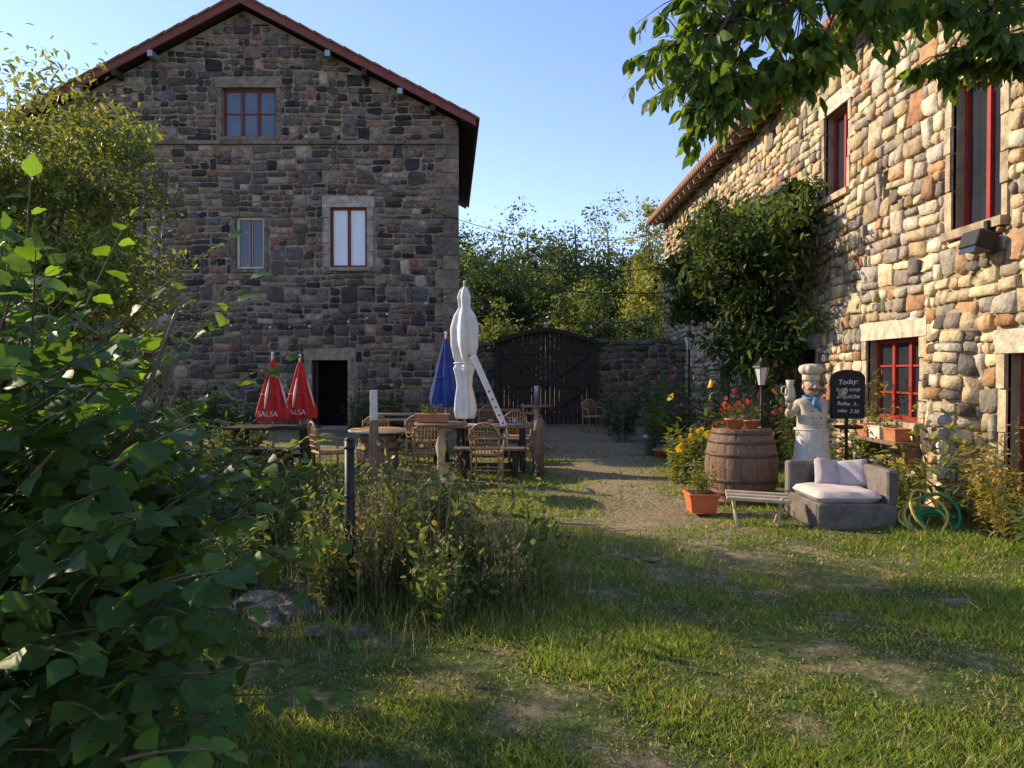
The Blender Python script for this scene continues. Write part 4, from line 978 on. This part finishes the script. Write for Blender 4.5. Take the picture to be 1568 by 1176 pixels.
    b.add([(x,-.012,1.33+z) for x,z in out]+[(x,.012,1.33+z) for x,z in out],[tuple(range(k)),tuple(range(2*k-1,k-1,-1))]+[(i,(i+1)%k,k+(i+1)%k,k+i) for i in range(k)],'board')
    b.tube([(x*1.02,-.005,1.33+z*1.02) for x,z in out]+[(out[0][0]*1.02,-.005,1.33+out[0][1]*1.02)],.014,'darkwood',6)
    b.tube([(0,.03,.03),(0,.03,1.3)],.02,'darkwood',8); b.lathe((0,0,0),[(.16,0),(.15,.03),(.03,.05)],'darkwood',16); b.lathe((0,-.03,.93),[(.14,0),(.17,.02),(.16,.035)],'darkwood',20)
    bo=b.build('chalkboard_stand')
    for i,(t,s) in enumerate((('Today:',.085),('fresh soup',.066),('& quiche',.075),('coffee  3.-',.06),('cake  2.50',.06))):
        cu=bpy.data.curves.new('writing_%d'%i,'FONT'); cu.body=t; cu.size=s; cu.align_x='CENTER'; cu.extrude=.0008; cu.shear=.25; cu.materials.append(M['chalk'])
        o=bpy.data.objects.new('writing_%d'%i,cu); COL.objects.link(o); o.parent=bo
        o.matrix_world=Matrix.Translation((4.02,8.86,0))@Matrix.Rotation(rad(-6),4,'Z')@Matrix.Translation((0,-.018,1.46-i*.085))@Matrix.Rotation(rad(90),4,'X')@Matrix.Rotation(rad(4-2*i),4,'Z')
chef()
# ------------------------------------------------------------------ wires & string lights
def wire(g,a,b,sag,r_=.012,bulbs=0):
    a=Vector(a);b=Vector(b); pts=[a.lerp(b,i/24)-Vector((0,0,sag*4*(i/24)*(1-i/24))) for i in range(25)]; g.tube(pts,r_,'metalblk',4)
    for i in range(bulbs):
        t=(i+.5)/bulbs; p=a.lerp(b,t)-Vector((0,0,sag*4*t*(1-t))); g.tube([p,p-Vector((0,0,.05))],.012,'metalblk',5); g.ell(p-Vector((0,0,.085)),(.032,.032,.042),('lampglass','orangepot','lampglass','hosey')[i%4],8,6)
g=Geo(); wire(g,(-5.2,20.85,8.0),(-1.5,20.9,5.9),.25); wire(g,(-1.5,20.9,5.9),(5.1,22,5.9),.5); wire(g,(-1.5,20.9,5.1),(5.1,19,4.6),.55,.014); wire(g,(-1.5,20.9,4.5),(5.1,17,3.6),.4,.014); g.build('overhead_wires')
g=Geo(); wire(g,(-12.5,20.7,4.2),(-1.6,20.8,3.9),1.1,.010,20); wire(g,(-1.6,20.8,3.9),(4.9,15.5,3.3),.8,.010,12); g.build('string_lights')
# ------------------------------------------------------------------ light, sky, camera
az=rad(27); el=rad(26)
sd=Vector((-math.cos(az)*math.cos(el),math.sin(az)*math.cos(el),math.sin(el)))
su=bpy.data.lights.new('sun','SUN'); su.energy=7.5; su.angle=rad(.6); su.color=(1,.82,.56)
so=bpy.data.objects.new('sun',su); so.rotation_euler=sd.to_track_quat('Z','Y').to_euler(); so.location=(-20,10,20); COL.objects.link(so)
w=bpy.data.worlds.new('World'); scene.world=w; w.use_nodes=True; nt=w.node_tree
sk=nt.nodes.new('ShaderNodeTexSky'); sk.sky_type='NISHITA'; sk.sun_disc=False; sk.sun_elevation=el; sk.sun_rotation=math.atan2(sd.x,sd.y)%(2*math.pi); sk.air_density=1.0; sk.dust_density=.1; sk.ozone_density=4.0
tm=nt.nodes.new('ShaderNodeMix'); tm.data_type='RGBA'; tm.blend_type='MULTIPLY'; tm.inputs[0].default_value=1; tm.inputs[7].default_value=(1.10,.92,.96,1)
nt.links.new(sk.outputs[0],tm.inputs[6]); nt.links.new(tm.outputs[2],nt.nodes['Background'].inputs[0]); nt.nodes['Background'].inputs[1].default_value=.30
cam=bpy.data.cameras.new('camera'); cam.lens=26; cam.sensor_width=36; cam.clip_end=5000; cam.clip_start=.05
co=bpy.data.objects.new('camera',cam); co.location=(0,0,1.6); co.rotation_euler=(rad(90-.9),0,0); COL.objects.link(co); scene.camera=co
scene.view_settings.view_transform='Standard'; scene.view_settings.look='None'; scene.view_settings.exposure=0; scene.view_settings.gamma=1
